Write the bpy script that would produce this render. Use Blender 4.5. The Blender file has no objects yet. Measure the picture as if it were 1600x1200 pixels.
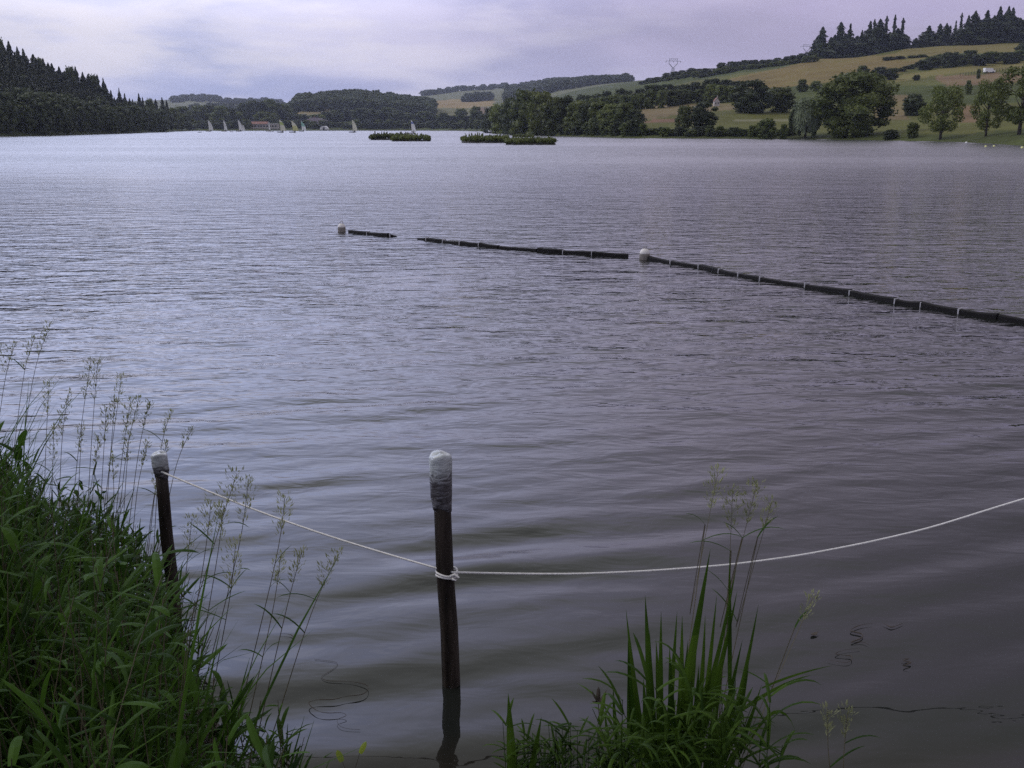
import bpy, math, random
import numpy as np
from mathutils import Vector, Matrix
R = math.radians
rnd = random.Random(7)
rng = np.random.default_rng(11)
sc = bpy.context.scene
COL = sc.collection

# ------------------------------------------------------------------ camera, world, sun, exposure
CH = 2.3                       # camera height above the lake
FP = 1500.0                    # focal length in photograph pixels (1600 wide)
PITCH = math.atan(400 / FP)    # horizon 400 px above the middle
cp, sp = math.cos(PITCH), math.sin(PITCH)
cam_d = bpy.data.cameras.new('camera'); cam = bpy.data.objects.new('camera', cam_d); COL.objects.link(cam)
cam.location = (0, 0, CH); cam.rotation_euler = (math.pi / 2 - PITCH, 0, 0)
cam_d.sensor_width = 36; cam_d.lens = 36 * FP / 1600; cam_d.clip_start = 0.05; cam_d.clip_end = 20000
sc.camera = cam

SUN_AZ, SUN_EL = R(-82), R(48)      # behind the clouds, high on the left
w = bpy.data.worlds.new('World'); sc.world = w; w.use_nodes = True
nt = w.node_tree; N = nt.nodes; L = nt.links
N.clear()
def nd(tree, kind, **kw):
    n = tree.nodes.new(kind)
    for k, v in kw.items():
        if k.startswith('i_'):
            key = k[2:]
            n.inputs[int(key) if key.isdigit() else key].default_value = v
        else: setattr(n, k, v)
    return n
def mathn(tree, op, a, b=None, clamp=False):
    n = tree.nodes.new('ShaderNodeMath'); n.operation = op; n.use_clamp = clamp
    for i, x in enumerate((a, b)):
        if x is None: continue
        if isinstance(x, (int, float)): n.inputs[i].default_value = x
        else: tree.links.new(x, n.inputs[i])
    return n.outputs[0]
def maprange(tree, x, a, b, c=0.0, d=1.0, smooth=False):
    n = tree.nodes.new('ShaderNodeMapRange'); n.interpolation_type = 'SMOOTHSTEP' if smooth else 'LINEAR'
    tree.links.new(x, n.inputs[0])
    for i, v in zip((1, 2, 3, 4), (a, b, c, d)): n.inputs[i].default_value = v
    return n.outputs[0]
def mixc(tree, f, a, b, blend='MIX'):
    n = tree.nodes.new('ShaderNodeMix'); n.data_type = 'RGBA'; n.blend_type = blend
    for i, x in ((0, f), (6, a), (7, b)):
        if isinstance(x, (int, float)): n.inputs[i].default_value = x
        elif isinstance(x, tuple): n.inputs[i].default_value = x if len(x) == 4 else x + (1,)
        else: tree.links.new(x, n.inputs[i])
    return n.outputs[2]
sky = nd(nt, 'ShaderNodeTexSky', sky_type='NISHITA', sun_disc=False, sun_elevation=SUN_EL, sun_rotation=SUN_AZ)
tc = nd(nt, 'ShaderNodeTexCoord')
sepd = nd(nt, 'ShaderNodeSeparateXYZ'); L.new(tc.outputs['Generated'], sepd.inputs[0])
dx, dy, dz = sepd.outputs
# clouds: flat layers, so stretch sideways by squeezing height
mp = nd(nt, 'ShaderNodeMapping'); mp.inputs['Scale'].default_value = (1.6, 1.6, 7.0); mp.inputs['Location'].default_value = (0.35, 0.1, 0.2)
L.new(tc.outputs['Generated'], mp.inputs[0])
n1 = nd(nt, 'ShaderNodeTexNoise', i_Scale=1.7, i_Detail=7.0, i_Roughness=0.52, i_Distortion=0.35); L.new(mp.outputs[0], n1.inputs['Vector'])
n2 = nd(nt, 'ShaderNodeTexNoise', i_Scale=3.6, i_Detail=5.0, i_Roughness=0.55, i_Distortion=0.2); L.new(mp.outputs[0], n2.inputs['Vector'])
left = maprange(nt, dx, -0.42, 0.30, 1.0, 0.0, True)
cl = maprange(nt, n1.outputs[0], 0.36, 0.66, 0.0, 1.0, True)
cl2 = maprange(nt, n2.outputs[0], 0.42, 0.64, 0.0, 1.0, True)
base = mixc(nt, left, (0.425, 0.378, 0.55), (0.41, 0.465, 0.76))
bright = mixc(nt, left, (0.49, 0.43, 0.65), (0.92, 0.90, 1.14))
c1 = mixc(nt, cl, base, bright)
c2 = mixc(nt, mathn(nt, 'MULTIPLY', cl2, mathn(nt, 'ADD', mathn(nt, 'MULTIPLY', left, 0.62), 0.06)), c1, (1.0, 0.94, 1.0))
# brighter cloud sheet above the frame on the left, heavy cloud base overhead and to the right
sd = (math.sin(SUN_AZ) * math.cos(SUN_EL), math.cos(SUN_AZ) * math.cos(SUN_EL), math.sin(SUN_EL))
az = nd(nt, 'ShaderNodeVectorMath', operation='DOT_PRODUCT'); L.new(tc.outputs['Generated'], az.inputs[0]); az.inputs[1].default_value = (math.sin(R(-38)), math.cos(R(-38)), 0)
lf_ = maprange(nt, az.outputs['Value'], 0.15, 1.0, 0.12, 1.0, True)
up = maprange(nt, dz, 0.08, 0.26, 0.0, 1.0, True)
dn = maprange(nt, dz, 0.44, 0.92, 1.0, 0.0, True)
pk = mathn(nt, 'MULTIPLY', mathn(nt, 'MULTIPLY', up, dn), mathn(nt, 'MULTIPLY', mathn(nt, 'POWER', lf_, 1.3), 2.9))
dark = mathn(nt, 'ADD', maprange(nt, dz, 0.14, 0.30, 1.0, 0.88, True), maprange(nt, dz, 0.32, 0.56, 0.0, 0.25, True))
gain = mathn(nt, 'ADD', dark, pk)
c2 = mixc(nt, maprange(nt, dz, 0.10, 0.24, 0, 0.8, True), c2, mixc(nt, left, (0.345, 0.315, 0.39), (0.50, 0.57, 0.85)))
c2 = mixc(nt, maprange(nt, dz, 0.42, 0.66, 0, 1, True), c2, (0.50, 0.51, 0.51))
vm = nd(nt, 'ShaderNodeVectorMath', operation='SCALE'); L.new(c2, vm.inputs[0]); L.new(gain, vm.inputs['Scale'])
skym = nd(nt, 'ShaderNodeVectorMath', operation='SCALE'); L.new(sky.outputs[0], skym.inputs[0]); skym.inputs['Scale'].default_value = 0.1
tot = mixc(nt, 0.96, skym.outputs[0], vm.outputs[0])
bg = nd(nt, 'ShaderNodeBackground'); L.new(tot, bg.inputs[0]); bg.inputs[1].default_value = 1.0
wo = nd(nt, 'ShaderNodeOutputWorld'); L.new(bg.outputs[0], wo.inputs[0])
w.cycles.sampling_method = 'MANUAL'; w.cycles.sample_map_resolution = 512

sun_d = bpy.data.lights.new('sun', 'SUN'); sun_d.energy = 1.0; sun_d.angle = R(14); sun_d.color = (1, 0.94, 0.80)
sun = bpy.data.objects.new('sun', sun_d); COL.objects.link(sun)
sun.rotation_euler = Vector(sd).to_track_quat('Z', 'Y').to_euler()
sun.location = (-40, 40, 60)
sc.view_settings.view_transform = 'Standard'; sc.view_settings.look = 'None'
sc.view_settings.exposure = -0.06; sc.view_settings.gamma = 1.0; sc.view_settings.use_curve_mapping = False
sc.render.engine = 'CYCLES'; sc.cycles.max_bounces = 6; sc.cycles.transparent_max_bounces = 8
sc.cycles.volume_bounces = 0; sc.cycles.use_denoising = False

# ------------------------------------------------------------------ picture <-> place
def zray(py, Y):
    t = (600 - py) / FP
    return CH + Y * (t * cp - sp) / (cp + t * sp)
def xray(px, Y, z): return (px - 800) / FP * (Y * cp + (CH - z) * sp)
def P(px, py, Y):
    z = zray(py, Y); return Vector((xray(px, Y, z), Y, z))
def G(px, py, z0=0.0):
    t = (600 - py) / FP
    Y = (z0 - CH) * (cp + t * sp) / (t * cp - sp); return Vector((xray(px, Y, z0), Y, z0))
def toimg(x, y, z):
    zc = y * cp + (CH - z) * sp; yc = (z - CH) * cp + y * sp
    return 800 + FP * x / zc, 600 - FP * yc / zc

# ------------------------------------------------------------------ helpers
def tag(o, label=None, cat=None, group=None, kind=None):
    if label: o['label'] = label
    if cat: o['category'] = cat
    if group: o['group'] = group
    if kind: o['kind'] = kind
    return o
def empty(name, loc=(0, 0, 0), rz=0.0):
    o = bpy.data.objects.new(name, None); COL.objects.link(o); o.location = loc; o.rotation_euler = (0, 0, rz)
    o.empty_display_size = 0.1; return o
def copy_tree(o, parent=None):
    c = o.copy(); COL.objects.link(c); c.parent = parent
    for ch in list(o.children): copy_tree(ch, c)
    return c
class MB:
    def __init__(s): s.v = []; s.f = []; s.n = 0
    def add(s, v, f):
        v = np.asarray(v, float); s.v.append(v); n = s.n
        s.f += [tuple(int(i) + n for i in q) for q in f]; s.n += len(v)
    def box(s, c, d, rz=0.0, top=1.0):
        x, y, z = d[0] / 2, d[1] / 2, d[2] / 2
        v = np.array([(-x, -y, -z), (x, -y, -z), (x, y, -z), (-x, y, -z), (-x * top, -y * top, z), (x * top, -y * top, z), (x * top, y * top, z), (-x * top, y * top, z)])
        cc, ss = math.cos(rz), math.sin(rz); v = v @ np.array([(cc, ss, 0), (-ss, cc, 0), (0, 0, 1)]) + np.array(c)
        s.add(v, [(0, 3, 2, 1), (4, 5, 6, 7), (0, 1, 5, 4), (1, 2, 6, 5), (2, 3, 7, 6), (3, 0, 4, 7)])
    def tube(s, pts, rad, n=8, cap=True):
        pts = [Vector(p) for p in pts]; m = len(pts)
        if not hasattr(rad, '__len__'): rad = [rad] * m
        vs = []; up = Vector((0.02, 0.03, 1)).normalized()
        t0 = (pts[-1] - pts[0]).normalized()
        if abs(t0.z) > 0.9: up = Vector((1, 0.03, 0.02)).normalized()
        for i, p in enumerate(pts):
            t = (pts[min(i + 1, m - 1)] - pts[max(i - 1, 0)]).normalized()
            a = t.cross(up).normalized(); b = a.cross(t)
            for k in range(n):
                an = 2 * math.pi * k / n; vs.append(tuple(p + (a * math.cos(an) + b * math.sin(an)) * rad[i]))
        fs = [(i * n + k, i * n + (k + 1) % n, (i + 1) * n + (k + 1) % n, (i + 1) * n + k) for i in range(m - 1) for k in range(n)]
        if cap: fs += [tuple(range(n))[::-1], tuple((m - 1) * n + k for k in range(n))]
        s.add(vs, fs)
    def lathe(s, prof, c=(0, 0, 0), n=20):
        vs = []
        for r, z in prof:
            for k in range(n):
                a = 2 * math.pi * k / n; vs.append((c[0] + r * math.cos(a), c[1] + r * math.sin(a), c[2] + z))
        m = len(prof)
        fs = [(i * n + k, i * n + (k + 1) % n, (i + 1) * n + (k + 1) % n, (i + 1) * n + k) for i in range(m - 1) for k in range(n)]
        fs += [tuple(range(n))[::-1], tuple((m - 1) * n + k for k in range(n))]
        s.add(vs, fs)
    def build(s, name, mat, parent=None, smooth=False):
        v = np.concatenate(s.v) if s.v else np.zeros((0, 3))
        me = bpy.data.meshes.new(name); me.from_pydata(v.tolist(), [], s.f)
        if mat: me.materials.append(mat)
        if smooth: me.polygons.foreach_set('use_smooth', [True] * len(me.polygons))
        me.update(); o = bpy.data.objects.new(name, me); COL.objects.link(o); o.parent = parent
        return o
def quads_obj(name, v, mat, parent=None, faces=None, smooth=False, link=True, col=None):
    """v: (n*4,3) loose quads, or with faces (m,4) shared vertices"""
    v = np.asarray(v, np.float32).reshape(-1, 3)
    if faces is None: faces = np.arange(len(v), dtype=np.int32).reshape(-1, 4)
    me = bpy.data.meshes.new(name); me.vertices.add(len(v)); me.vertices.foreach_set('co', v.ravel())
    me.loops.add(faces.size); me.loops.foreach_set('vertex_index', faces.astype(np.int32).ravel())
    me.polygons.add(len(faces)); me.polygons.foreach_set('loop_start', np.arange(0, faces.size, 4, dtype=np.int32))
    if smooth: me.polygons.foreach_set('use_smooth', np.ones(len(faces), bool))
    me.update(calc_edges=True); me.materials.append(mat)
    if col is not None:
        a = me.color_attributes.new('col', 'FLOAT_COLOR', 'POINT')
        c = np.ones((len(v), 4), np.float32); c[:, :3] = col; a.data.foreach_set('color', c.ravel())
    if not link: return me
    o = bpy.data.objects.new(name, me); COL.objects.link(o); o.parent = parent; return o

# ------------------------------------------------------------------ materials
def mat(name, color, rough=0.7, var=0.25, scale=8.0, bump=0.0, spec=0.3, metal=0.0, detail=4.0, c2=None, stretch=(1, 1, 1)):
    m = bpy.data.materials.new(name); m.use_nodes = True; t = m.node_tree; b = t.nodes['Principled BSDF']
    tcn = nd(t, 'ShaderNodeTexCoord'); mpn = nd(t, 'ShaderNodeMapping'); mpn.inputs['Scale'].default_value = stretch
    t.links.new(tcn.outputs['Object'], mpn.inputs[0])
    nn = nd(t, 'ShaderNodeTexNoise', i_Scale=scale, i_Detail=detail, i_Roughness=0.6); t.links.new(mpn.outputs[0], nn.inputs['Vector'])
    a = tuple(x * (1 - var) for x in color); bb = c2 or tuple(min(1, x * (1 + var)) for x in color)
    t.links.new(mixc(t, maprange(t, nn.outputs[0], 0.3, 0.7), a, bb), b.inputs['Base Color'])
    b.inputs['Roughness'].default_value = rough; b.inputs['Specular IOR Level'].default_value = spec; b.inputs['Metallic'].default_value = metal
    if bump:
        bn = nd(t, 'ShaderNodeBump', i_Strength=bump, i_Distance=0.02); t.links.new(nn.outputs[0], bn.inputs['Height']); t.links.new(bn.outputs[0], b.inputs['Normal'])
    return m
def leafmat(name, ca, cb, scale=0.5, rough=0.55, trans=0.25, objvar=0.3, spec=0.25, byleaf=False, lk=0.4):
    m = bpy.data.materials.new(name); m.use_nodes = True; t = m.node_tree; b = t.nodes['Principled BSDF']
    g = nd(t, 'ShaderNodeNewGeometry'); oi = nd(t, 'ShaderNodeObjectInfo')
    nn = nd(t, 'ShaderNodeTexNoise', i_Scale=scale, i_Detail=3.0); t.links.new(g.outputs['Position'], nn.inputs['Vector'])
    rv = nd(t, 'ShaderNodeAttribute', attribute_name='col').outputs['Fac'] if byleaf else g.outputs['Random Per Island']
    f = mathn(t, 'ADD', mathn(t, 'MULTIPLY', maprange(t, nn.outputs[0], 0.3, 0.7), 1 - lk), mathn(t, 'MULTIPLY', rv, lk))
    c = mixc(t, f, ca, cb)
    k = maprange(t, oi.outputs['Random'], 0, 1, 1 - objvar, 1 + objvar)
    v = nd(t, 'ShaderNodeVectorMath', operation='SCALE'); t.links.new(c, v.inputs[0]); t.links.new(k, v.inputs['Scale'])
    t.links.new(v.outputs[0], b.inputs['Base Color']); b.inputs['Roughness'].default_value = rough
    b.inputs['Specular IOR Level'].default_value = spec
    tr = nd(t, 'ShaderNodeBsdfTranslucent'); t.links.new(v.outputs[0], tr.inputs[0])
    mx = nd(t, 'ShaderNodeMixShader'); mx.inputs[0].default_value = trans
    t.links.new(b.outputs[0], mx.inputs[1]); t.links.new(tr.outputs[0], mx.inputs[2]); t.links.new(mx.outputs[0], t.nodes['Material Output'].inputs[0])
    return m
M = {}
M['conifer'] = leafmat('conifer needles', (0.018, 0.026, 0.014), (0.042, 0.054, 0.022), 0.15)
M['broad'] = leafmat('broadleaf foliage', (0.045, 0.066, 0.018), (0.115, 0.130, 0.032), 0.2)
M['broad_l'] = leafmat('light broadleaf foliage', (0.080, 0.105, 0.026), (0.16, 0.18, 0.045), 0.25)
M['willow'] = leafmat('willow foliage', (0.14, 0.17, 0.10), (0.26, 0.30, 0.17), 0.3)
M['broad_d'] = leafmat('dark broadleaf foliage', (0.028, 0.040, 0.017), (0.058, 0.070, 0.026), 0.2)
M['bark'] = mat('bark', (0.05, 0.04, 0.033), 0.9, 0.35, 3, 0.5)
M['reed'] = leafmat('reed foliage', (0.065, 0.085, 0.024), (0.15, 0.17, 0.045), 1.0)
M['leaf'] = leafmat('bank grass leaf', (0.007, 0.022, 0.004), (0.060, 0.125, 0.014), 3.0, 0.6, 0.35, 0.0, 0.10, True, 0.65)
M['leaf2'] = leafmat('sedge leaf', (0.013, 0.036, 0.004), (0.060, 0.110, 0.012), 4.0, 0.6, 0.35, 0.1, 0.12, True, 0.6)
M['stem'] = leafmat('grass stem', (0.055, 0.050, 0.035), (0.10, 0.085, 0.05), 4.0, 0.6, 0.1, 0.2)
M['seed'] = leafmat('seed head', (0.15, 0.165, 0.085), (0.33, 0.34, 0.19), 9.0, 0.7, 0.35, 0.2)
M['cream'] = leafmat('cream blossom', (0.35, 0.38, 0.20), (0.55, 0.56, 0.34), 30.0, 0.7, 0.3, 0.1)
M['yellowleaf'] = leafmat('yellow green leaf', (0.14, 0.20, 0.02), (0.22, 0.26, 0.03), 20.0, 0.5, 0.3, 0.1)
M['wood'] = mat('dark wet post', (0.016, 0.012, 0.011), 0.65, 0.75, 26, 0.9, 0.2, stretch=(1, 1, 0.10), c2=(0.050, 0.038, 0.032))
M['rope'] = mat('white rope', (0.62, 0.60, 0.60), 0.8, 0.15, 90, 0.3)
M['boom'] = mat('black rubber', (0.010, 0.009, 0.010), 0.7, 0.4, 5, 0.2, 0.15)
M['clip'] = mat('galvanised clip', (0.34, 0.33, 0.36), 0.5, 0.2, 10)
M['buoy'] = mat('white buoy plastic', (0.60, 0.57, 0.58), 0.45, 0.12, 9, c2=(0.66, 0.62, 0.60))
M['buoy_d'] = mat('weathered grey buoy base', (0.17, 0.15, 0.14), 0.7, 0.4, 9)
M['white'] = mat('white paint', (0.75, 0.74, 0.74), 0.5, 0.06, 2)
M['sail'] = mat('white sailcloth', (0.88, 0.88, 0.86), 0.6, 0.05, 2)
M['sail_y'] = mat('yellow sailcloth', (0.68, 0.66, 0.30), 0.6, 0.06, 2)
M['sail_c'] = mat('cream sailcloth', (0.82, 0.79, 0.62), 0.6, 0.06, 2)
M['sail_g'] = mat('lime sailcloth', (0.50, 0.58, 0.20), 0.6, 0.06, 2)
M['sail_b'] = mat('blue sailcloth', (0.22, 0.27, 0.55), 0.6, 0.06, 2)
M['sail_t'] = mat('pale teal sailcloth', (0.35, 0.60, 0.50), 0.6, 0.06, 2)
M['dark'] = mat('dark paint', (0.02, 0.02, 0.03), 0.5, 0.2, 3)
M['steel'] = mat('galvanised steel', (0.24, 0.24, 0.27), 0.6, 0.1, 0.4)
M['tile'] = mat('red roof tiles', (0.24, 0.12, 0.10), 0.8, 0.25, 1.5)
M['slate'] = mat('purple grey roof', (0.11, 0.09, 0.12), 0.8, 0.2, 1.5)
M['render'] = mat('pale render', (0.42, 0.38, 0.36), 0.85, 0.15, 0.8)
M['brick'] = mat('red brick', (0.26, 0.12, 0.09), 0.85, 0.2, 2)
M['glass'] = mat('window glass', (0.03, 0.035, 0.045), 0.15, 0.2, 1, spec=0.6)
M['peat'] = mat('dark waterlogged edge', (0.022, 0.020, 0.015), 0.8, 0.4, 3)
M['red'] = mat('red paint', (0.25, 0.05, 0.04), 0.5, 0.1, 2)

# plastic wrapped post cap
m = bpy.data.materials.new('wrapped plastic'); m.use_nodes = True; t = m.node_tree; b = t.nodes['Principled BSDF']
tcn = nd(t, 'ShaderNodeTexCoord'); mpn = nd(t, 'ShaderNodeMapping'); mpn.inputs['Rotation'].default_value = (0.5, 0.3, 0); mpn.inputs['Scale'].default_value = (1, 1, 3.2)
t.links.new(tcn.outputs['Object'], mpn.inputs[0])
nn = nd(t, 'ShaderNodeTexNoise', i_Scale=16.0, i_Detail=5.0, i_Distortion=1.2); t.links.new(mpn.outputs[0], nn.inputs['Vector'])
oz = nd(t, 'ShaderNodeSeparateXYZ'); t.links.new(tcn.outputs['Object'], oz.inputs[0])
# clean white bag over the top, thin grey film wound over the dark wood below
hz = mathn(t, 'ADD', oz.outputs[2], mathn(t, 'MULTIPLY', mathn(t, 'SUBTRACT', nn.outputs[0], 0.5), 0.10))
f = maprange(t, hz, -0.055, 0.02, 0, 1, True)
lo = mixc(t, maprange(t, nn.outputs[0], 0.42, 0.66), (0.045, 0.04, 0.045), (0.15, 0.145, 0.165))
t.links.new(mixc(t, f, lo, mixc(t, nn.outputs[0], (0.22, 0.24, 0.26), (0.54, 0.56, 0.58))), b.inputs['Base Color'])
b.inputs['Roughness'].default_value = 0.32; b.inputs['Specular IOR Level'].default_value = 0.5
bn = nd(t, 'ShaderNodeBump', i_Strength=0.45, i_Distance=0.01); t.links.new(nn.outputs[0], bn.inputs['Height']); t.links.new(bn.outputs[0], b.inputs['Normal'])
M['wrap'] = m

# terrain: field colours come from a colour attribute of the ground cover, broken up by noise
m = bpy.data.materials.new('fields and meadows'); m.use_nodes = True; t = m.node_tree; b = t.nodes['Principled BSDF']
at = nd(t, 'ShaderNodeAttribute', attribute_name='col'); g = nd(t, 'ShaderNodeNewGeometry')
na = nd(t, 'ShaderNodeTexNoise', i_Scale=0.035, i_Detail=8.0, i_Roughness=0.65); t.links.new(g.outputs['Position'], na.inputs['Vector'])
nb_ = nd(t, 'ShaderNodeTexNoise', i_Scale=0.5, i_Detail=6.0, i_Roughness=0.7); t.links.new(g.outputs['Position'], nb_.inputs['Vector'])
k = mathn(t, 'MULTIPLY', maprange(t, na.outputs[0], 0.3, 0.7, 0.70, 1.25), maprange(t, nb_.outputs[0], 0.3, 0.7, 0.75, 1.2))
v = nd(t, 'ShaderNodeVectorMath', operation='SCALE'); t.links.new(at.outputs['Color'], v.inputs[0]); t.links.new(k, v.inputs['Scale'])
t.links.new(mixc(t, maprange(t, na.outputs[0], 0.52, 0.70, 0, 0.45), v.outputs[0], (0.085, 0.105, 0.03)), b.inputs['Base Color'])
b.inputs['Roughness'].default_value = 0.95; b.inputs['Specular IOR Level'].default_value = 0.1
M['land'] = m

# near bank soil
M['soil'] = mat('wet bank soil', (0.045, 0.032, 0.022), 0.8, 0.45, 6, 0.8, 0.3)

# water
m = bpy.data.materials.new('lake water'); m.use_nodes = True; t = m.node_tree; t.nodes.clear()
g = nd(t, 'ShaderNodeNewGeometry'); sx = nd(t, 'ShaderNodeSeparateXYZ'); t.links.new(g.outputs['Position'], sx.inputs[0])
def wn(scale, sxy, rot, detail, dist=0.0, rough=0.55):
    mm = nd(t, 'ShaderNodeMapping'); mm.inputs['Rotation'].default_value = (0, 0, R(rot)); mm.inputs['Scale'].default_value = (sxy[0], sxy[1], 1)
    t.links.new(g.outputs['Position'], mm.inputs[0])
    q = nd(t, 'ShaderNodeTexNoise', noise_dimensions='2D', i_Scale=scale, i_Detail=detail, i_Distortion=dist, i_Roughness=rough); t.links.new(mm.outputs[0], q.inputs['Vector']); return q.outputs[0]
far_f = maprange(t, sx.outputs[1], 3.0, 14.0, 0.07, 1.0, True)
vfar = maprange(t, sx.outputs[1], 14.0, 60.0, 0.0, 1.0, True)
gust = maprange(t, wn(0.03, (0.5, 1.6), 8, 3), 0.35, 0.65, 0.65, 1.15)
fine = wn(5.0, (0.42, 1.0), -12, 3, 0.3)
mid = wn(1.9, (0.40, 1.0), -16, 3, 0.2)
big = wn(0.55, (0.35, 1.0), -10, 4, 0.2)
hs = mathn(t, 'ADD', mathn(t, 'MULTIPLY', fine, mathn(t, 'MULTIPLY', far_f, 0.030)), mathn(t, 'MULTIPLY', mid, mathn(t, 'MULTIPLY', far_f, 0.055)))
hs = mathn(t, 'ADD', hs, mathn(t, 'MULTIPLY', big, mathn(t, 'MULTIPLY', vfar, 0.20)))
hs = mathn(t, 'MULTIPLY', hs, gust)
bn = nd(t, 'ShaderNodeBump', i_Strength=1.0, i_Distance=1.0); t.links.new(hs, bn.inputs['Height'])
murk = nd(t, 'ShaderNodeBsdfDiffuse'); t.links.new(mixc(t, maprange(t, sx.outputs[1], 2.7, 3.3), (0.024, 0.017, 0.012), (0.012, 0.013, 0.012)), murk.inputs[0])
gl = nd(t, 'ShaderNodeBsdfGlossy'); gl.inputs['Roughness'].default_value = 0.02; gl.inputs['Color'].default_value = (1, 1, 1, 1)
t.links.new(bn.outputs[0], gl.inputs['Normal'])
t.links.new(maprange(t, sx.outputs[1], 5, 70, 0.015, 0.24), gl.inputs['Roughness'])
fr = nd(t, 'ShaderNodeFresnel', i_IOR=1.34); t.links.new(bn.outputs[0], fr.inputs['Normal'])
mx = nd(t, 'ShaderNodeMixShader'); t.links.new(mathn(t, 'MULTIPLY', fr.outputs[0], maprange(t, sx.outputs[1], 10, 80, 1.0, 0.68, True)), mx.inputs[0]); t.links.new(murk.outputs[0], mx.inputs[1]); t.links.new(gl.outputs[0], mx.inputs[2])
o_ = nd(t, 'ShaderNodeOutputMaterial'); t.links.new(mx.outputs[0], o_.inputs[0])
M['water'] = m

# ------------------------------------------------------------------ land across the lake
# columns of the valley: picture column -> [(distance, row of the ground or 'z' height)] from lake bed to far hills
def zz(h): return ('z', h)
COLS = {
 -1400: [(150, zz(-3)), (170, zz(.0)), (185, zz(3)), (230, zz(22)), (290, zz(45)), (380, zz(70)), (600, zz(80)), (1400, zz(60)), (4200, zz(90))],
 -400: [(200, zz(-3)), (222, zz(.0)), (235, zz(3)), (280, zz(20)), (340, zz(38)), (420, zz(56)), (620, zz(64)), (1400, zz(50)), (4200, zz(90))],
 0:    [(270, zz(-3)), (284, zz(.0)), (296, zz(2)), (330, 178), (370, 148), (425, 114), (600, 116), (1400, 160), (4200, 160)],
 80:   [(300, zz(-3)), (315, zz(.0)), (328, zz(2)), (355, 192), (395, 174), (440, 149), (560, 158), (1400, 172), (4200, 158)],
 180:  [(390, zz(-3)), (410, zz(.0)), (422, zz(1.2)), (440, 202), (465, 197), (500, 192), (600, 200), (1500, 185), (4000, 158)],
 262:  [(560, zz(-3)), (590, zz(.0)), (605, zz(1)), (640, 201), (700, 200), (800, 199), (1100, 195), (1900, 172), (3000, 156)],
 300:  [(800, zz(-3)), (830, zz(.0)), (850, zz(1.5)), (900, 199), (980, 196), (1200, 189), (1600, 181), (2100, 168), (2900, 153)],
 430:  [(840, zz(-3)), (870, zz(.0)), (890, zz(1.5)), (930, 198), (1000, 194), (1200, 186), (1600, 180), (2100, 168), (2900, 158)],
 470:  [(850, zz(-3)), (880, zz(.0)), (900, zz(1.5)), (940, 197), (1000, 188), (1120, 174), (1250, 164), (2100, 176), (2900, 165)],
 560:  [(860, zz(-3)), (890, zz(.0)), (910, zz(1.5)), (950, 196), (1020, 185), (1150, 170), (1300, 157), (2100, 176), (2900, 165)],
 650:  [(860, zz(-3)), (890, zz(.0)), (910, zz(1.5)), (950, 196), (1020, 188), (1150, 178), (1300, 168), (1900, 156), (2700, 151)],
 720:  [(800, zz(-3)), (830, zz(.0)), (850, zz(1.5)), (900, 197), (1000, 189), (1200, 179), (1500, 167), (1800, 156), (2600, 141)],
 768:  [(600, zz(-3)), (640, zz(.0)), (660, zz(1.5)), (760, 196), (950, 186), (1200, 176), (1500, 164), (1800, 154), (2600, 139)],
 800:  [(440, zz(-3)), (465, zz(.0)), (480, zz(1.5)), (560, 198), (700, 190), (1000, 180), (1500, 163), (1900, 148), (2500, 137)],
 870:  [(275, zz(-3)), (290, zz(.0)), (300, zz(1.2)), (380, 196), (520, 185), (800, 172), (1300, 155), (1800, 136), (2300, 131)],
 980:  [(222, zz(-3)), (236, zz(.0)), (246, zz(1.0)), (320, 180), (420, 168), (600, 150), (900, 134), (1500, 128), (2300, 130)],
 1080: [(212, zz(-3)), (224, zz(.0)), (234, zz(1.0)), (300, 178), (370, 163), (480, 145), (680, 121), (1000, 118), (2300, 128)],
 1160: [(206, zz(-3)), (218, zz(.0)), (228, zz(1.0)), (290, 181), (360, 162), (460, 137), (640, 106), (900, 108), (2300, 128)],
 1260: [(196, zz(-3)), (209, zz(.0)), (219, zz(1.0)), (290, 182), (360, 158), (450, 128), (610, 92), (850, 92), (2300, 120)],
 1340: [(186, zz(-3)), (198, zz(.0)), (208, zz(1.0)), (280, 182), (350, 156), (450, 122), (610, 87), (850, 86), (2300, 110)],
 1420: [(170, zz(-3)), (182, zz(.0)), (192, zz(1.0)), (260, 182), (340, 154), (450, 117), (620, 76), (850, 74), (2300, 100)],
 1500: [(155, zz(-3)), (167, zz(.0)), (177, zz(1.0)), (245, 184), (330, 152), (450, 109), (620, 71), (850, 70), (2300, 90)],
 1600: [(122, zz(-3)), (132, zz(.0)), (143, zz(1.0)), (220, 186), (320, 148), (440, 103), (610, 69), (850, 66), (2300, 80)],
 2000: [(92, zz(-3)), (102, zz(.0)), (112, zz(1.2)), (180, zz(8)), (270, zz(18)), (400, zz(36)), (600, zz(56)), (850, zz(72)), (2300, zz(100))],
 3200: [(70, zz(-3)), (80, zz(.0)), (90, zz(1.5)), (150, zz(10)), (250, zz(22)), (400, zz(40)), (600, zz(58)), (850, zz(72)), (2300, zz(100))],
}
KX = np.array(sorted(COLS)); NK = 9
def cz(Y, v): return v[1] if isinstance(v, tuple) else zray(v, Y)
KY = np.array([[k[0] for k in COLS[c]] for c in KX], float)
KZ = np.array([[cz(*k) for k in COLS[c]] for c in KX], float)
def keyrow(px):
    ys = np.array([np.interp(px, KX, KY[:, i]) for i in range(NK)]); zs = np.array([np.interp(px, KX, KZ[:, i]) for i in range(NK)])
    return ys, zs
def hnoise(x, y):
    return (0.5 * np.sin(x * 0.021 + 1.3 * np.sin(y * 0.013)) + 0.4 * np.sin(y * 0.031 + x * 0.012 + 2) + 0.25 * np.sin(x * 0.083 + y * 0.05) + 0.15 * np.sin(x * 0.19 - y * 0.23))
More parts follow.
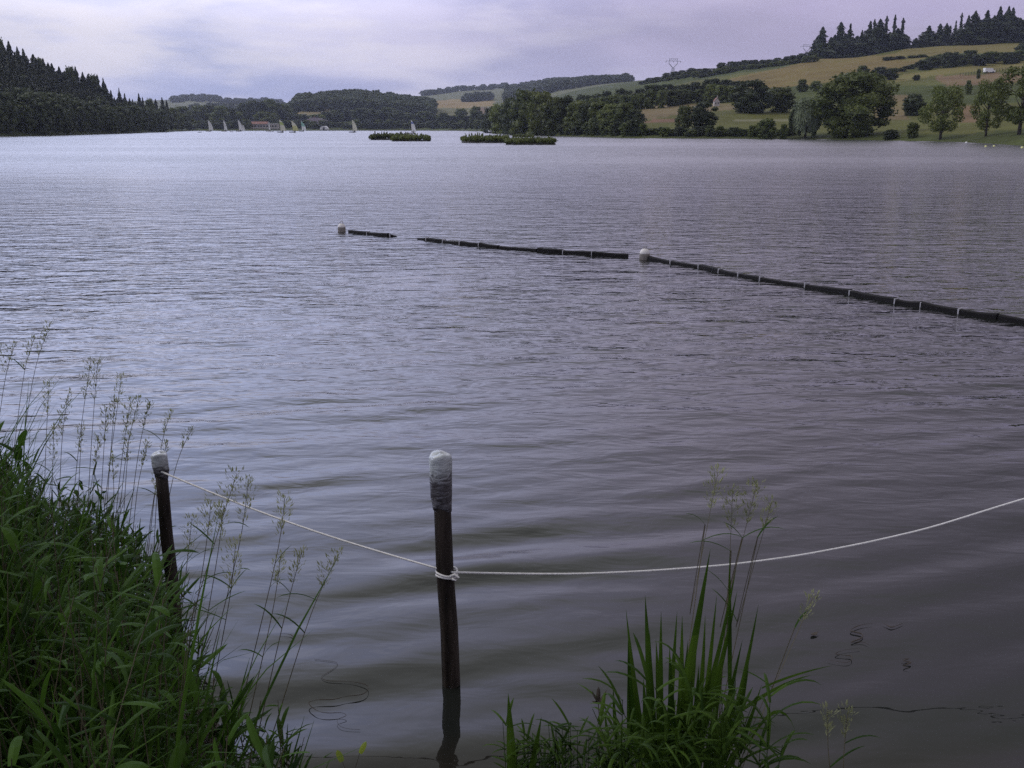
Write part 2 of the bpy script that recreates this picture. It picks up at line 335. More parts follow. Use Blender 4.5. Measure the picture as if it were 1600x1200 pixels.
def gz_px(px, Y):
    ys, zs = keyrow(px); z = float(np.interp(Y, ys, zs)); x = xray(px, Y, z)
    amp = min(1.2, max(0, (Y - ys[2]) / 150)); return z + amp * float(hnoise(x, Y))
def shore(px): return keyrow(px)[0][1]

cols = np.concatenate([np.arange(-1400, -60, 40), np.arange(-60, 1660, 4), np.arange(1660, 3201, 40)])
sub = [4, 4, 10, 16, 16, 24, 20, 16]
vv = []; cc = []
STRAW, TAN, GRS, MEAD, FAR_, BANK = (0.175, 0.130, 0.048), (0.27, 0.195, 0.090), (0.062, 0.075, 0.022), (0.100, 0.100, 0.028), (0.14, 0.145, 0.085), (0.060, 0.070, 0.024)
def inpoly(x, y, poly):
    c = False; n = len(poly); j = n - 1
    for i in range(n):
        xi, yi = poly[i]; xj, yj = poly[j]
        if (yi > y) != (yj > y) and x < (xj - xi) * (y - yi) / (yj - yi) + xi: c = not c
        j = i
    return c
POLYS = [
 (TAN, [(672, 157), (770, 153), (772, 166), (735, 168), (690, 172), (672, 165)]),
 ((0.14, 0.135, 0.06), [(630, 171), (675, 170), (735, 168), (770, 166), (800, 172), (800, 183), (690, 184), (640, 178)]),
 ((0.17, 0.12, 0.09), [(740, 168), (805, 168), (805, 180), (740, 180)]),
 (TAN, [(790, 155), (810, 155), (810, 166), (790, 166)]),
 ((0.20, 0.16, 0.085), [(450, 168), (520, 170), (520, 182), (450, 180)]),
 (STRAW, [(1140, 124), (1200, 110), (1262, 94), (1320, 88), (1400, 84), (1440, 78), (1440, 98), (1400, 116), (1360, 122), (1300, 128), (1260, 134), (1180, 140)]),
 ((0.165, 0.135, 0.05), [(1395, 84), (1430, 72), (1600, 68), (1700, 66), (1700, 80), (1600, 82), (1480, 84), (1420, 96)]),
 ((0.175, 0.150, 0.055), [(1400, 119), (1480, 106), (1600, 92), (1700, 84), (1700, 100), (1600, 106), (1500, 114), (1400, 128)]),
 ((0.17, 0.13, 0.07), [(1000, 168), (1035, 164), (1140, 162), (1150, 172), (1080, 176), (1000, 188)]),
 ((0.18, 0.105, 0.07), [(1030, 184), (1110, 184), (1110, 190), (1000, 192)]),
 ((0.18, 0.12, 0.07), [(1460, 120), (1600, 112), (1600, 128), (1480, 134)]),
 ((0.16, 0.12, 0.06), [(1370, 150), (1420, 150), (1420, 186), (1370, 186)]),
 ((0.20, 0.19, 0.12), [(1150, 187.6), (1250, 187.6), (1250, 189), (1150, 189)]),
 ((0.17, 0.11, 0.06), [(1495, 165), (1530, 165), (1530, 190), (1495, 190)]),
]
for px in cols:
    ys, zs = keyrow(px)
    for i in range(NK - 1):
        n = sub[i]
        for k in range(n + (1 if i == NK - 2 else 0)):
            f = k / n; Y = ys[i] + (ys[i + 1] - ys[i]) * f; z = zs[i] + (zs[i + 1] - zs[i]) * f
            x = xray(px, Y, z); amp = min(1.2, max(0, (Y - ys[2]) / 150)); z += amp * float(hnoise(x, Y))
            vv.append((x, Y, z))
            ix, iy = toimg(x, Y, z); c = None
            ix += 3 * math.sin(Y * 0.05); iy += 0.8 * math.sin(x * 0.11)
            for pc, poly in POLYS:
                if inpoly(ix, iy, poly): c = pc
            if c is None:
                if Y < ys[2] + 6: c = BANK if px > 240 else (0.03, 0.036, 0.016)
                elif px > 830 and Y < 700: c = MEAD if math.sin(x * 0.03 + Y * 0.02) > -0.3 else GRS
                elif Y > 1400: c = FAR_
                else: c = GRS
            cc.append(c)
nr = sum(sub) + 1; nc = len(cols)
idx = np.arange(nc * nr).reshape(nc, nr)
fc = np.stack([idx[:-1, :-1], idx[1:, :-1], idx[1:, 1:], idx[:-1, 1:]], -1).reshape(-1, 4)
o = quads_obj('hills', np.array(vv), M['land'], faces=fc, smooth=True, col=np.array(cc))
tag(o, 'rolling valley sides with straw and green fields rising beyond the lake', kind='structure')

# ------------------------------------------------------------------ lake
rr = [1.2]
while rr[-1] < 60: rr.append(rr[-1] * 1.0062)
while rr[-1] < 1150: rr.append(rr[-1] * 1.02)
rr = np.array(rr)
aa = np.concatenate([np.linspace(-88, -42, 60)[:-1], np.linspace(-42, 42, 1150), np.linspace(42, 88, 60)[1:]]) * math.pi / 180
A, RR = np.meshgrid(aa, rr, indexing='ij'); X = np.sin(A) * RR; Y = np.cos(A) * RR
H = np.zeros_like(X); sp_ = 0.0062 * RR
wr = np.random.default_rng(5)
comp = []
for i in range(90):
    lam = 0.10 * (0.80 / 0.10) ** wr.random(); th = R(-75 + wr.normal(0, 6 if lam > 0.35 else 13)); comp.append((lam, th, wr.random() * 6.283, 0.5 + wr.random()))
patch = 0.85 + 0.22 * np.sin(X * 0.9 + 0.6 * np.sin(Y * 0.8)) * np.sin(Y * 0.7 - X * 0.3 + 1)
nearf = np.clip((Y - 2.6) / 4.5, 0, 1); nearf = nearf * nearf * (3 - 2 * nearf)
for lam, th, ph, kk in comp:
    k = 2 * math.pi / lam; slope = kk * (0.0125 if lam > 0.38 else 0.0112)
    fade = np.clip((lam / sp_ - 5) / 6, 0, 1)
    sh = (1.0 + 0.15 * nearf) if lam > 0.4 else (0.38 + 0.80 * nearf)
    bend = 0.16 * np.sin(0.55 * X + 0.35 * Y + ph)
    H += (slope / k) * np.sin(k * (math.cos(th) * X + math.sin(th) * Y + bend * 0.8) + ph) * fade * sh
H *= patch
H[RR < 2.2] *= 0.3
v = np.stack([X, Y, H], -1).reshape(-1, 3); na_, nr_ = X.shape
idx = np.arange(na_ * nr_).reshape(na_, nr_)
fc = np.stack([idx[:-1, :-1], idx[:-1, 1:], idx[1:, 1:], idx[1:, :-1]], -1).reshape(-1, 4)[:, ::-1]
o = quads_obj('water', v, M['water'], faces=fc, smooth=True)
tag(o, 'wide rippled grey violet lake water filling the valley', kind='structure')

# ------------------------------------------------------------------ near bank under and beside the camera
def bank_z(x, y):
    # shoreline: close in front, reaching out on the left
    sl = 2.72 + 0.10 * math.sin(x * 3.1) + 0.05 * math.sin(x * 9)
    sl += .36 * math.exp(-((x - 1.62) / .22) ** 2) + .12 * math.exp(-((x - .6) / .35) ** 2)
    if x < -0.75: sl += (-(x + 0.75)) * 1.45 * min(1, (-(x + 0.75)) / 0.3 + 0.4)
    if x < -2.3: sl = min(sl, 4.6 + (-(x + 2.3)) * 0.25)
    d = sl - y - 0.12
    z = 0.0 + (0.26 * d if d < 0 else 0.20 * (1 - math.exp(-d * 2.2)) + 0.14 * min(d, 4))
    return max(-0.9, z) + 0.02 * math.sin(x * 7 + y * 5) + 0.012 * math.sin(x * 17 - y * 13)
bx = np.concatenate([np.arange(-60, -6, 2.0), np.arange(-6, 5, 0.08), np.arange(5, 61, 2.0)]); by = np.concatenate([np.arange(-60, -2, 2.0), np.arange(-2, 8.6, 0.08)])
v = np.array([(x, y, bank_z(x, y)) for x in bx for y in by]); idx = np.arange(len(v)).reshape(len(bx), len(by))
fc = np.stack([idx[:-1, :-1], idx[1:, :-1], idx[1:, 1:], idx[:-1, 1:]], -1).reshape(-1, 4)
o = quads_obj('ground', v, M['soil'], faces=fc, smooth=True); tag(o, 'muddy near bank sloping down into the water', kind='structure')

# ------------------------------------------------------------------ foliage card clouds
def cards(lobes, n, size, seed=0, shell=0.35, updroop=0.0, aspect=1.0):
    r = np.random.default_rng(seed); lb = np.array(lobes, float)  # cx cy cz rx ry rz
    wgt = (lb[:, 3] * lb[:, 4] + lb[:, 4] * lb[:, 5] + lb[:, 3] * lb[:, 5]); wgt /= wgt.sum()
    ch = r.choice(len(lb), n, p=wgt); d = r.normal(size=(n, 3)); d /= np.linalg.norm(d, axis=1, keepdims=True)
    rad = 1 - shell * r.random(n) ** 1.5 + 0.08 * r.normal(size=n)
    c = lb[ch, :3] + d * lb[ch, 3:] * rad[:, None]
    nrm = d + 0.8 * r.normal(size=(n, 3)); nrm /= np.linalg.norm(nrm, axis=1, keepdims=True)
    a = np.cross(nrm, r.normal(size=(n, 3))); a /= np.linalg.norm(a, axis=1, keepdims=True); b = np.cross(nrm, a)
    s = size * (0.5 + r.random((n, 1))); a = a * s * 0.5; b = b * s * 0.5 * aspect
    return np.stack([c - a * .3 - b, c + a - b * .2, c + a * .2 + b, c - a - b * -.3], 1).reshape(-1, 3)
def ico(c, r, seed=0, n=10, m=7, jit=0.16):
    q = np.random.default_rng(seed); vs = []; 
    for i in range(m + 1):
        for k in range(n):
            th = math.pi * i / m; ph = 2 * math.pi * k / n; j = 1 + jit * q.normal() if 0 < i < m else 1
            vs.append((c[0] + r[0] * math.sin(th) * math.cos(ph) * j, c[1] + r[1] * math.sin(th) * math.sin(ph) * j, c[2] + r[2] * math.cos(th) * j))
    vs = np.array(vs); qs = []
    for i in range(m):
        for k in range(n): qs.append(vs[[i * n + k, (i + 1) * n + k, (i + 1) * n + (k + 1) % n, i * n + (k + 1) % n]])
    return np.concatenate(qs)
# unit trees: height 1, crown half width about 0.5 (scaled on the root)
def crown_broad(seed, n=2200, size=0.055, open_=False, low=0.12):
    r = random.Random(seed); lobes = []; zm = 0.5 + low * .45; hr = 0.98 - zm
    for lv in range(6):
        z_ = low + 0.10 + (0.78 - low) * lv / 5 + r.uniform(-.03, .03); env = 0.47 * math.sqrt(max(0.06, 1 - ((z_ - zm) / (hr * 1.02)) ** 2))
        a0 = r.random() * 6.283; kn = 4 if not open_ else 3
        for k in range(kn if env > .22 else 2):
            sz_ = r.uniform(.10, .17) * (.85 if open_ else 1); d = max(0.02, env - sz_ * .8) * r.uniform(.6, 1.05); a = a0 + 6.283 * k / kn + r.uniform(-.4, .4)
            lobes.append((d * math.cos(a), d * math.sin(a), z_, sz_ * 1.15, sz_ * 1.15, sz_ * .9))
    if not open_: lobes.append((0, 0, zm, 0.25, 0.25, hr * .7))
    v = cards(lobes, n, size, seed, 0.45)
    if not open_:
        v = np.concatenate([v] + [ico(l[:3], (l[3] * .72, l[4] * .72, l[5] * .72), seed + i, 8, 5) for i, l in enumerate(lobes)])
    return v
def crown_conifer(seed, n=900, base=0.10, wid=0.26, thin=False):
    r = np.random.default_rng(seed); out = []
    t = r.random(n) ** 0.8; z = base + (1 - base) * t
    tier = 1 + 0.28 * np.sin(t * 44 + r.random()) ; w_ = (wid * (1 - t) ** 0.72 + 0.012) * (1 + .35 * np.sin(t * 9 + seed * 1.7)) * tier * (0.72 + 0.4 * r.random(n))
    gap = np.sin(t * 19 + seed) > (0.15 if thin else 2); w_[gap] *= 0.45
    a = r.random(n) * 6.283; w_ *= 1 + .35 * np.sin(a * 2 + t * 14 + seed); rad = w_ * (0.45 + 0.55 * r.random(n) ** 0.5)
    c = np.stack([rad * np.cos(a), rad * np.sin(a), z - rad * 0.25], 1)
    out_d = np.stack([np.cos(a), np.sin(a), -0.45 * np.ones(n)], 1); side = np.stack([-np.sin(a), np.cos(a), 0.3 * r.normal(size=n)], 1)
    s = (0.026 + 0.042 * (1 - t))[:, None] * (0.7 + 0.6 * r.random((n, 1)))
    v = np.stack([c - side * s, c + out_d * s * 1.2, c + side * s, c - out_d * s * 0.8 + np.array([0, 0, .02])], 1).reshape(-1, 3)
    core = []
    for i in range(5):
        z0 = base + (1 - base) * i / 5; z1 = base + (1 - base) * (i + 1.15) / 5; z1 = min(z1, 0.99); r0 = wid * 0.62 * (1 - i / 5) ** .8 * (0.6 if thin else 1)
        for k in range(7):
            a0, a1 = 2 * math.pi * k / 7, 2 * math.pi * (k + 1) / 7
            core.append([(r0 * math.cos(a0), r0 * math.sin(a0), z0), (r0 * math.cos(a1), r0 * math.sin(a1), z0), (.25 * r0 * math.cos(a1), .25 * r0 * math.sin(a1), z1), (.25 * r0 * math.cos(a0), .25 * r0 * math.sin(a0), z1)])
    return np.concatenate([v, np.array(core).reshape(-1, 3)])
def crown_willow(seed):
    r = np.random.default_rng(seed); out = [cards([(0, 0, .80, .30, .30, .18), (-.18, .05, .72, .22, .22, .18), (.20, -.05, .68, .22, .22, .18), (.02, -.2, .70, .22, .2, .17), (0, .2, .7, .2, .2, .2)], 2200, 0.045, seed, 0.5)]
    n = 5200; a = r.random(n) * 6.283; k = np.floor(a * 3.2).astype(int); tress = r.random(40)[k]; rad = (0.28 + 0.22 * tress) * (0.55 + 0.45 * r.random(n) ** .4)
    zlow = 0.06 + 0.30 * r.random(40)[k]; t = r.random(n); zt = 0.84 - 0.55 * rad ** 1.3; z = zlow + (zt - zlow) * t; rad = rad * (0.86 + 0.2 * np.sin(t * 3))
    c = np.stack([np.cos(a) * rad, np.sin(a) * rad, z], 1); l = 0.02 + 0.04 * r.random((n, 1)); u = np.stack([np.cos(a + 1.3), np.sin(a + 1.3), .2 * r.normal(size=n)], 1) * .011
    d = np.array([[0, 0, 1.0]]) * l + 0.01 * r.normal(size=(n, 3))
    out.append(np.stack([c - u - d, c + u - d, c + u + d, c - u + d], 1).reshape(-1, 3)); out.append(ico((0, 0, .55), (.2, .2, .26), seed, 10, 7))
    return np.concatenate(out)
def trunk_mb(seed, h=0.55, r0=0.028, limbs=5, fork=False):
    r = random.Random(seed); m = MB()
    lean = r.uniform(-.03, .03)
    m.tube([(0, 0, -0.04), (lean * .3, 0, h * .35), (lean, 0.01, h * .7), (lean * 1.5, 0, h * 1.25)], [r0 * 1.25, r0, r0 * .8, r0 * .3], 7)
    if fork: m.tube([(0.02, 0.01, -0.04), (0.07, 0.02, h * .3), (0.12, 0.03, h * .8), (0.18, 0.03, h * 1.2)], [r0 * 1.1, r0 * .9, r0 * .6, r0 * .2], 7)
    for i in range(limbs):
        a = r.random() * 6.28; z0 = h * (0.45 + 0.5 * i / limbs); l = 0.16 + .14 * r.random()
        m.tube([(lean * .7, 0, z0), (math.cos(a) * l * .5, math.sin(a) * l * .5, z0 + l * .45), (math.cos(a) * l, math.sin(a) * l, z0 + l * .8)], [r0 * .5, r0 * .33, r0 * .12], 5)
    return m
HID = []
def proto(name, crown_v, cmat, trunk):
    root = empty(name, (0, 0, 0)); o1 = quads_obj('crown', crown_v, cmat, root)
    o2 = trunk.build('trunk', M['bark'], root, True)
    return {'root': root, 'used': False}
def place(pr, loc, h, wid, rz, label, cat='tree', group=None):
    if pr['used']: root = copy_tree(pr['root'])
    else: root = pr['root']; pr['used'] = True
    for k in ('label', 'category', 'group'):
        if k in root: del root[k]
    root.location = loc; root.scale = (wid, wid, h); root.rotation_euler = (0, 0, rz)
    return tag(root, label, cat, group)
PB = [proto('broadleaf_tree', crown_broad(20 + i, 2600, .05, low=-0.04), M['broad' if i % 2 else 'broad_d'], trunk_mb(i)) for i in range(4)]
PBB = proto('broadleaf_tree', crown_broad(41, 9000, 0.030, low=0.0), M['broad'], trunk_mb(9, fork=True))
PL = [proto('broadleaf_tree', crown_broad(30 + i, 2600, 0.050, low=-.04), M['broad_l'], trunk_mb(10 + i)) for i in range(2)]
PO = [proto('broadleaf_tree', crown_broad(50 + i, 5200, 0.030, True, 0.16), M['broad_l'], trunk_mb(15 + i, h=0.6, r0=0.024, limbs=9)) for i in range(3)]
PS = [proto('shrub', crown_broad(60 + i, 1500, 0.07, low=-0.06), M['broad' if i else 'broad_d'], trunk_mb(20 + i, h=0.3)) for i in range(3)]
PC = [proto('conifer_tree', crown_conifer(70 + i, 1000, 0.08, 0.30 + 0.03 * i), M['conifer'], trunk_mb(25 + i, h=0.7, r0=0.014, limbs=0)) for i in range(3)]
PT = [proto('conifer_tree', crown_conifer(80 + i, 420, 0.25, 0.20, True), M['conifer'], trunk_mb(30 + i, h=0.72, r0=0.012, limbs=0)) for i in range(2)]
PW = proto('willow_tree', crown_willow(90), M['willow'], trunk_mb(35))
PT2 = {}
def tree(pr, px, Y, top, wpx, label, cat='tree', group=None, base=None, widk=None):
    """base row optional: otherwise the tree stands on the ground there"""
    zb = gz_px(px, Y); zt = zray(top, Y); h = max(1.5, zt - zb); x = xray(px, Y, zb)
    ww = wpx * (Y * cp) / FP / 0.84 if wpx else h * 0.9
    return place(pr, (x, Y, zb - 0.1), h, ww, rnd.random() * 6.28, label, cat, group)

# named trees on the right bank
tree(PBB, 1330, 206, 112, 116, 'largest spreading broadleaf tree on the right shore, with forked trunk')
tree(PW, 1258, 212, 150, 50, 'pale grey green weeping willow at the water edge beside the largest shore tree')
tree(PO[0], 1469, 176, 132, 66, 'open crowned tree with thin straight trunk standing alone on the right shore')
tree(PO[1], 1540, 163, 124, 52, 'narrow open tree with bare lower trunk, next left of the tree at the frame edge')
tree(PO[2], 1592, 152, 100, 92, 'tall thick trunked tree cut by the right edge of the photo')
tree(PB[0], 1426, 262, 146, 36, 'small round dark tree on the meadow between the large tree and the open one')
tree(PB[2], 1172, 300, 124, 62, 'dark rounded tree below the straw field, larger of a touching pair')
tree(PB[1], 1218, 304, 136, 50, 'smaller rounded tree right of the dark one below the straw field')
tree(PB[3], 1068, 246, 165, 28, 'slim dark tree on the small straw meadow, left of its wider twin')
tree(PB[2], 1098, 246, 158, 42, 'bushy dark tree on the small straw meadow near the white gable')
tree(PS[1], 1196, 214, 184, 32, 'rounded willow shrub at the shore left of the weeping willow', 'shrub')
tree(PS[2], 1224, 213, 194, 15, 'little upright shrub touching the weeping willow on its left', 'shrub')
tree(PS[0], 1391, 190, 201, 24, 'low dark shrub at the shore just right of the largest tree', 'shrub')
tree(PS[1], 1425, 186, 190, 20, 'small ragged shrub at the shore below the round meadow tree', 'shrub')
tree(PS[2], 1172, 220, 196, 9, 'tiny dark bush beside the pale track on the shore meadow', 'shrub')
tree(PB[1], 1347, 440, 102, 22, 'upright tree peeping over the left part of the largest tree')
tree(PB[0], 1374, 430, 104, 30, 'dark hedge tree behind the largest tree, left of two')
tree(PB[3], 1393, 430, 106, 22, 'dark hedge tree behind the largest tree, right of two')
tree(PB[3], 1253, 395, 124, 18, 'small tree on the field edge above the weeping willow')
tree(PB[1], 1275, 395, 126, 22, 'field edge tree just behind the left side of the largest tree')
tree(PB[0], 1600, 520, 66, 26, 'dark bushy tree at the end of the thicket, cut by the photo edge')
tree(PS[0], 1432, 420, 116, 12, 'lone dark bush on the green slope below the thicket', 'shrub')
tree(PS[1], 1528, 400, 107, 7, 'tiny bush left of the white van on the slope', 'shrub')
tree(PS[2], 1512, 330, 126, 12, 'low bush on the brownish patch of the right slope', 'shrub')
ORD = 'first second third fourth fifth sixth seventh eighth ninth tenth eleventh twelfth thirteenth fourteenth'.split()
# thicket between the two straw fields
for i, (px, top, wd) in enumerate([(1407, 108, 16), (1418, 104, 18), (1430, 100, 22), (1444, 93, 24), (1456, 87, 24), (1470, 85, 24), (1484, 80, 26), (1500, 84, 24), (1514, 79, 26), (1530, 84, 24), (1546, 80, 26), (1562, 82, 24), (1578, 80, 26), (1592, 78, 22)]):
    tree(PS[i % 3], px, 470 + (i % 3) * 8, top, wd * 1.15, ORD[i] + ' bush from the left in the thicket dividing the two upper straw fields', 'shrub', 'bushes of the thicket on the right hill')
for i, (px, top, wd) in enumerate([(1425, 94, 16), (1440, 88, 20), (1405, 87, 18), (1388, 88, 20)]):
    tree(PS[(i + 1) % 3], px, 545, top, wd, 'low bush on the upper straw field edge', 'shrub', 'low bushes on the upper field edge')
# belt of shore trees in the middle
ORD = 'first second third fourth fifth sixth seventh eighth ninth tenth eleventh twelfth thirteenth fourteenth'.split()
belt = [(768, 520, 166, 26), (782, 430, 160, 30), (800, 380, 152, 34), (822, 340, 141, 44), (846, 320, 143, 40), (866, 300, 152, 34), (884, 300, 149, 30), (902, 290, 156, 32), (918, 285, 160, 30), (936, 275, 158, 34), (955, 265, 162, 34), (974, 258, 160, 34), (992, 255, 170, 28)]
for i, (px, Y_, top, wd) in enumerate(belt):
    pr = (PL if i % 3 == 1 else PB)[i % 2]
    lab = 'tallest dark green tree in the shore belt behind the floating islands' if i == 3 else ORD[i] + ' tree from the left in the dense belt on the middle shore'
    tree(pr, px, Y_, top, wd * 1.2, lab, group='trees of the dense middle shore belt')
for i in range(26):   # undergrowth of the belt
    px = 765 + i * 9.6 + rnd.uniform(-3, 3); Y_ = max(shore(px) + 5, 230)
    tree(PS[i % 3], px, Y_, rnd.uniform(184, 197), rnd.uniform(20, 30), 'overhanging shrub at the foot of the middle shore belt', 'shrub', 'shrubs overhanging the water under the belt')
for i in range(26):   # low bushes along the right shore
    px = 1006 + i * 9.2 + rnd.uniform(-3, 3); Y_ = shore(px) + rnd.uniform(4, 9)
    tree(PS[i % 3], px, Y_, rnd.uniform(194, 207), rnd.uniform(16, 28), 'low bush along the water edge below the straw meadow', 'shrub', 'low bushes along the right water edge')
# dark wood band behind the meadow
for i in range(34):
    px = 905 + i * 7.6 + rnd.uniform(-3, 3); row = i % 2; Y_ = (370 if row else 420) + rnd.uniform(-8, 8)
    top = np.interp(px, [900, 950, 1000, 1040, 1080, 1110, 1140, 1160], [150, 140, 135, 130, 128, 122, 120, 128]) + (10 if row else 0) + rnd.uniform(-2, 4)
    tree(PB[i % 4], px, Y_, top, rnd.uniform(22, 32), 'broadleaf tree in the dark wood above the small straw meadow', group='trees of the dark wood above the meadow')
# wooded ridge up to the conifers
for i in range(44):
    px = 1005 + i * 6.2 + rnd.uniform(-2, 2); row = i % 2; Y_ = np.interp(px, [1000, 1100, 1260], [820, 690, 622]) - row * 30
    top = np.interp(px, [1000, 1030, 1050, 1085, 1100, 1112, 1126, 1160, 1200, 1240, 1262, 1280], [128, 118, 112, 104, 107, 107, 99, 95, 91, 86, 81, 78]) + (7 if row else 0) + rnd.uniform(-1.5, 2)
    tree(PB[(i * 3) % 4], px, Y_, top, rnd.uniform(15, 22), 'small tree on the wooded ridge line left of the conifers', group='trees on the wooded ridge line')
# conifers on the right hill top, by eye one by one
CT = [(1282, 42, 26, 0), (1274, 58, 22, 0), (1296, 58, 26, 0), (1310, 35, 26, 0), (1325, 37, 22, 1), (1318, 52, 26, 0), (1337, 56, 26, 0), (1344, 47, 14, 1), (1356, 33, 22, 0), (1362, 30, 16, 1), (1371, 30, 30, 0), (1381, 25, 18, 1), (1376, 44, 30, 0),
      (1394, 23, 16, 1), (1400, 44, 30, 0), (1407, 28, 18, 1), (1414, 54, 20, 0), (1350, 60, 30, 0), (1388, 50, 28, 0),
      (1430, 59, 16, 0), (1449, 40, 26, 0), (1466, 37, 18, 0), (1476, 36, 18, 0), (1482, 40, 14, 1), (1490, 32, 12, 1), (1498, 20, 14, 1), (1509, 24, 20, 0), (1519, 17, 24, 0), (1525, 26, 18, 0), (1538, 16, 26, 0), (1530, 40, 30, 0),
      (1549, 24, 24, 0), (1557, 10, 24, 0), (1565, 22, 26, 0), (1570, 10, 22, 0), (1577, 12, 24, 0), (1590, 28, 26, 0), (1601, 25, 26, 0), (1614, 20, 26, 0), (1508, 46, 30, 0), (1552, 40, 30, 0), (1580, 38, 30, 0), (1458, 52, 26, 0), (1440, 57, 18, 0), (1473, 54, 26, 0), (1494, 50, 26, 0)]
for px_ in list(range(1272, 1406, 7)) + list(range(1452, 1612, 7)): CT.append((px_ + 2, float(np.interp(px_, [1270, 1300, 1420, 1440, 1500, 1560, 1610], [74, 58, 52, 58, 50, 36, 40])) + rnd.uniform(-4, 6), 24, 0))
special = {0: 'broad cone shaped conifer standing first at the left end of the hilltop wood', 25: 'thin bare conifer spire rising between two hilltop groups', 32: 'joint tallest dark spruce at the right end of the hilltop wood'}
for i, (px, top, wd, th) in enumerate(CT):
    Y_ = 628 + (i * 7) % 30; pr = (PT[i % 2] if th else PC[i % 3])
    tree(pr, px, Y_, top, wd * 1.45, special.get(i, 'thin ragged conifer on the right hilltop skyline' if th else 'dark conifer of the wood crowning the right hill'), group=None if i in special else ('thin ragged conifers of the hilltop wood' if th else 'dense conifers of the hilltop wood'))
# left forest skyline
LT = [(-14, 52), (0, 58), (8, 62), (18, 64), (32, 71), (45, 77), (57, 84), (64, 88), (71, 91), (81, 96), (88, 100), (96, 103), (107, 108), (114, 104), (120, 109), (127, 105), (133, 112), (139, 116), (144, 117), (152, 116), (158, 118), (167, 121), (172, 129), (177, 141), (184, 150), (191, 139), (197, 145), (205, 151), (213, 155), (220, 144), (228, 153), (234, 154), (241, 151), (248, 155), (259, 150), (265, 157)]
for i, (px, top) in enumerate(LT):
    Y_ = np.interp(px, [0, 80, 180, 265], [424, 440, 470, 660]); zb = gz_px(px, Y_)
    sgl = {25: 'pointed conifer standing clear at the notch of the left forest', 29: 'lone spiky conifer tip near the right end of the left forest'}
    tree(PB[i % 4] if (i % 6 == 1 and i not in sgl) else PC[i % 3], px + rnd.uniform(-2.5, 2.5), Y_ + (i * 5) % 12, top + (i * 7) % 5 - 1, rnd.uniform(17, 30) if px < 190 else rnd.uniform(13, 20), sgl.get(i, 'dark tree on the skyline of the steep left forest'), group=None if i in sgl else 'skyline trees of the left forest')
# far shore trees
FT = [(274, 168, 20), (287, 166, 22), (300, 172, 18), (314, 165, 24), (330, 163, 24), (346, 165, 24), (360, 168, 20), (372, 174, 16), (384, 160, 20), (396, 157, 22), (408, 158, 22), (420, 156, 24), (432, 160, 20), (444, 162, 20), (412, 174, 24), (426, 176, 18), (456, 176, 22), (470, 178, 20), (484, 180, 16), (496, 178, 20), (510, 174, 22), (524, 172, 22), (538, 170, 24), (552, 172, 22), (566, 168, 24), (580, 170, 22), (594, 172, 22), (608, 168, 22), (622, 172, 22), (636, 176, 22), (650, 178, 22), (664, 174, 22), (678, 179, 20), (692, 176, 16), (706, 180, 20), (720, 170, 18), (734, 180, 22), (744, 166, 18), (756, 178, 22)]
for i, (px, top, wd) in enumerate(FT):
    Y_ = shore(px) + 70 + (i * 13) % 60
    lab = 'light green tree glowing behind the low clubhouse' if px == 412 else 'tree in the row behind the far shore of the lake'
    tree((PL[i % 2] if px in (274, 412, 426, 372, 496) else PB[(i * 5) % 4]), px, Y_, top, wd * 1.35, lab, group=None if px == 412 else 'trees behind the far shore')
for i in range(58):
    px = 266 + i * 8.6 + rnd.uniform(-2, 2)
    if 394 < px < 436: continue
    tree(PS[i % 3], px, shore(px) + rnd.uniform(20, 40), rnd.uniform(186, 194), rnd.uniform(14, 20), 'low shrub on the far shore behind the sailing boats', 'shrub', 'shrubs lining the far shore')

# far woods that read as one mass
def woodland(name, spots, cmat, label, conifer=False, seed=0, nv=260, size=0.09):
    q = np.random.default_rng(seed); out = []
    un = [(crown_conifer(seed + i, nv, 0.05, 0.32) if conifer else crown_broad(seed + i, nv, size, low=0.0)) for i in range(3)]
    for x, y, z, h, wd in spots:
        u = un[q.integers(3)]; a = q.random() * 6.28; c_, s_ = math.cos(a), math.sin(a)
        p = np.empty_like(u); p[:, 0] = (u[:, 0] * c_ - u[:, 1] * s_) * wd + x; p[:, 1] = (u[:, 0] * s_ + u[:, 1] * c_) * wd + y; p[:, 2] = u[:, 2] * h + z; out.append(p)
    o = quads_obj(name, np.concatenate(out), cmat); return tag(o, label, None, None, 'stuff')
sp1 = []; sp2 = []
for i in range(1500):
    px = rnd.uniform(-420, 262); ys, zs = keyrow(px); Y_ = rnd.uniform(ys[1] + 2.5, ys[5] + 25); z = gz_px(px, Y_)
    low_ = (Y_ - ys[2]) < (0.22 if px < 150 else 0.7) * (ys[5] - ys[2]) * rnd.uniform(.1, 2.2)
    h = rnd.uniform(10.5, 13.5) if not low_ else rnd.uniform(8, 12)
    if px > 165: h *= 0.85 if px < 190 else 1.05
    (sp2 if low_ else sp1).append((xray(px, Y_, z), Y_, z, h, h * (.75 if low_ else .8)))
woodland('conifer_forest', sp1, M['conifer'], 'dark conifer forest covering the steep hill on the left', True, 100, 300)
woodland('forest', sp2, M['broad_d'], 'mixed woods along the foot of the left hill', False, 110, 320)
spots_ = []
for i in range(520):
    px = rnd.uniform(446, 676); Y_ = rnd.uniform(1110, 1330); z = gz_px(px, Y_)
    edge = min(1, (px - 440) / 30); h = rnd.uniform(12, 15) * (0.6 + .4 * edge)
    spots_.append((xray(px, Y_, z), Y_, z, h, h * 1.3))
woodland('woodland', spots_, M['broad_d'], 'dark wooded knoll beyond the far shore', False, 120, 170, 0.13)
spots_ = []
for i in range(620):
    px = rnd.uniform(792, 985); Y_ = rnd.uniform(1550, 2300)
    z = gz_px(px, Y_); h = rnd.uniform(11, 15); spots_.append((xray(px, Y_, z), Y_, z, h, h * 1.5))
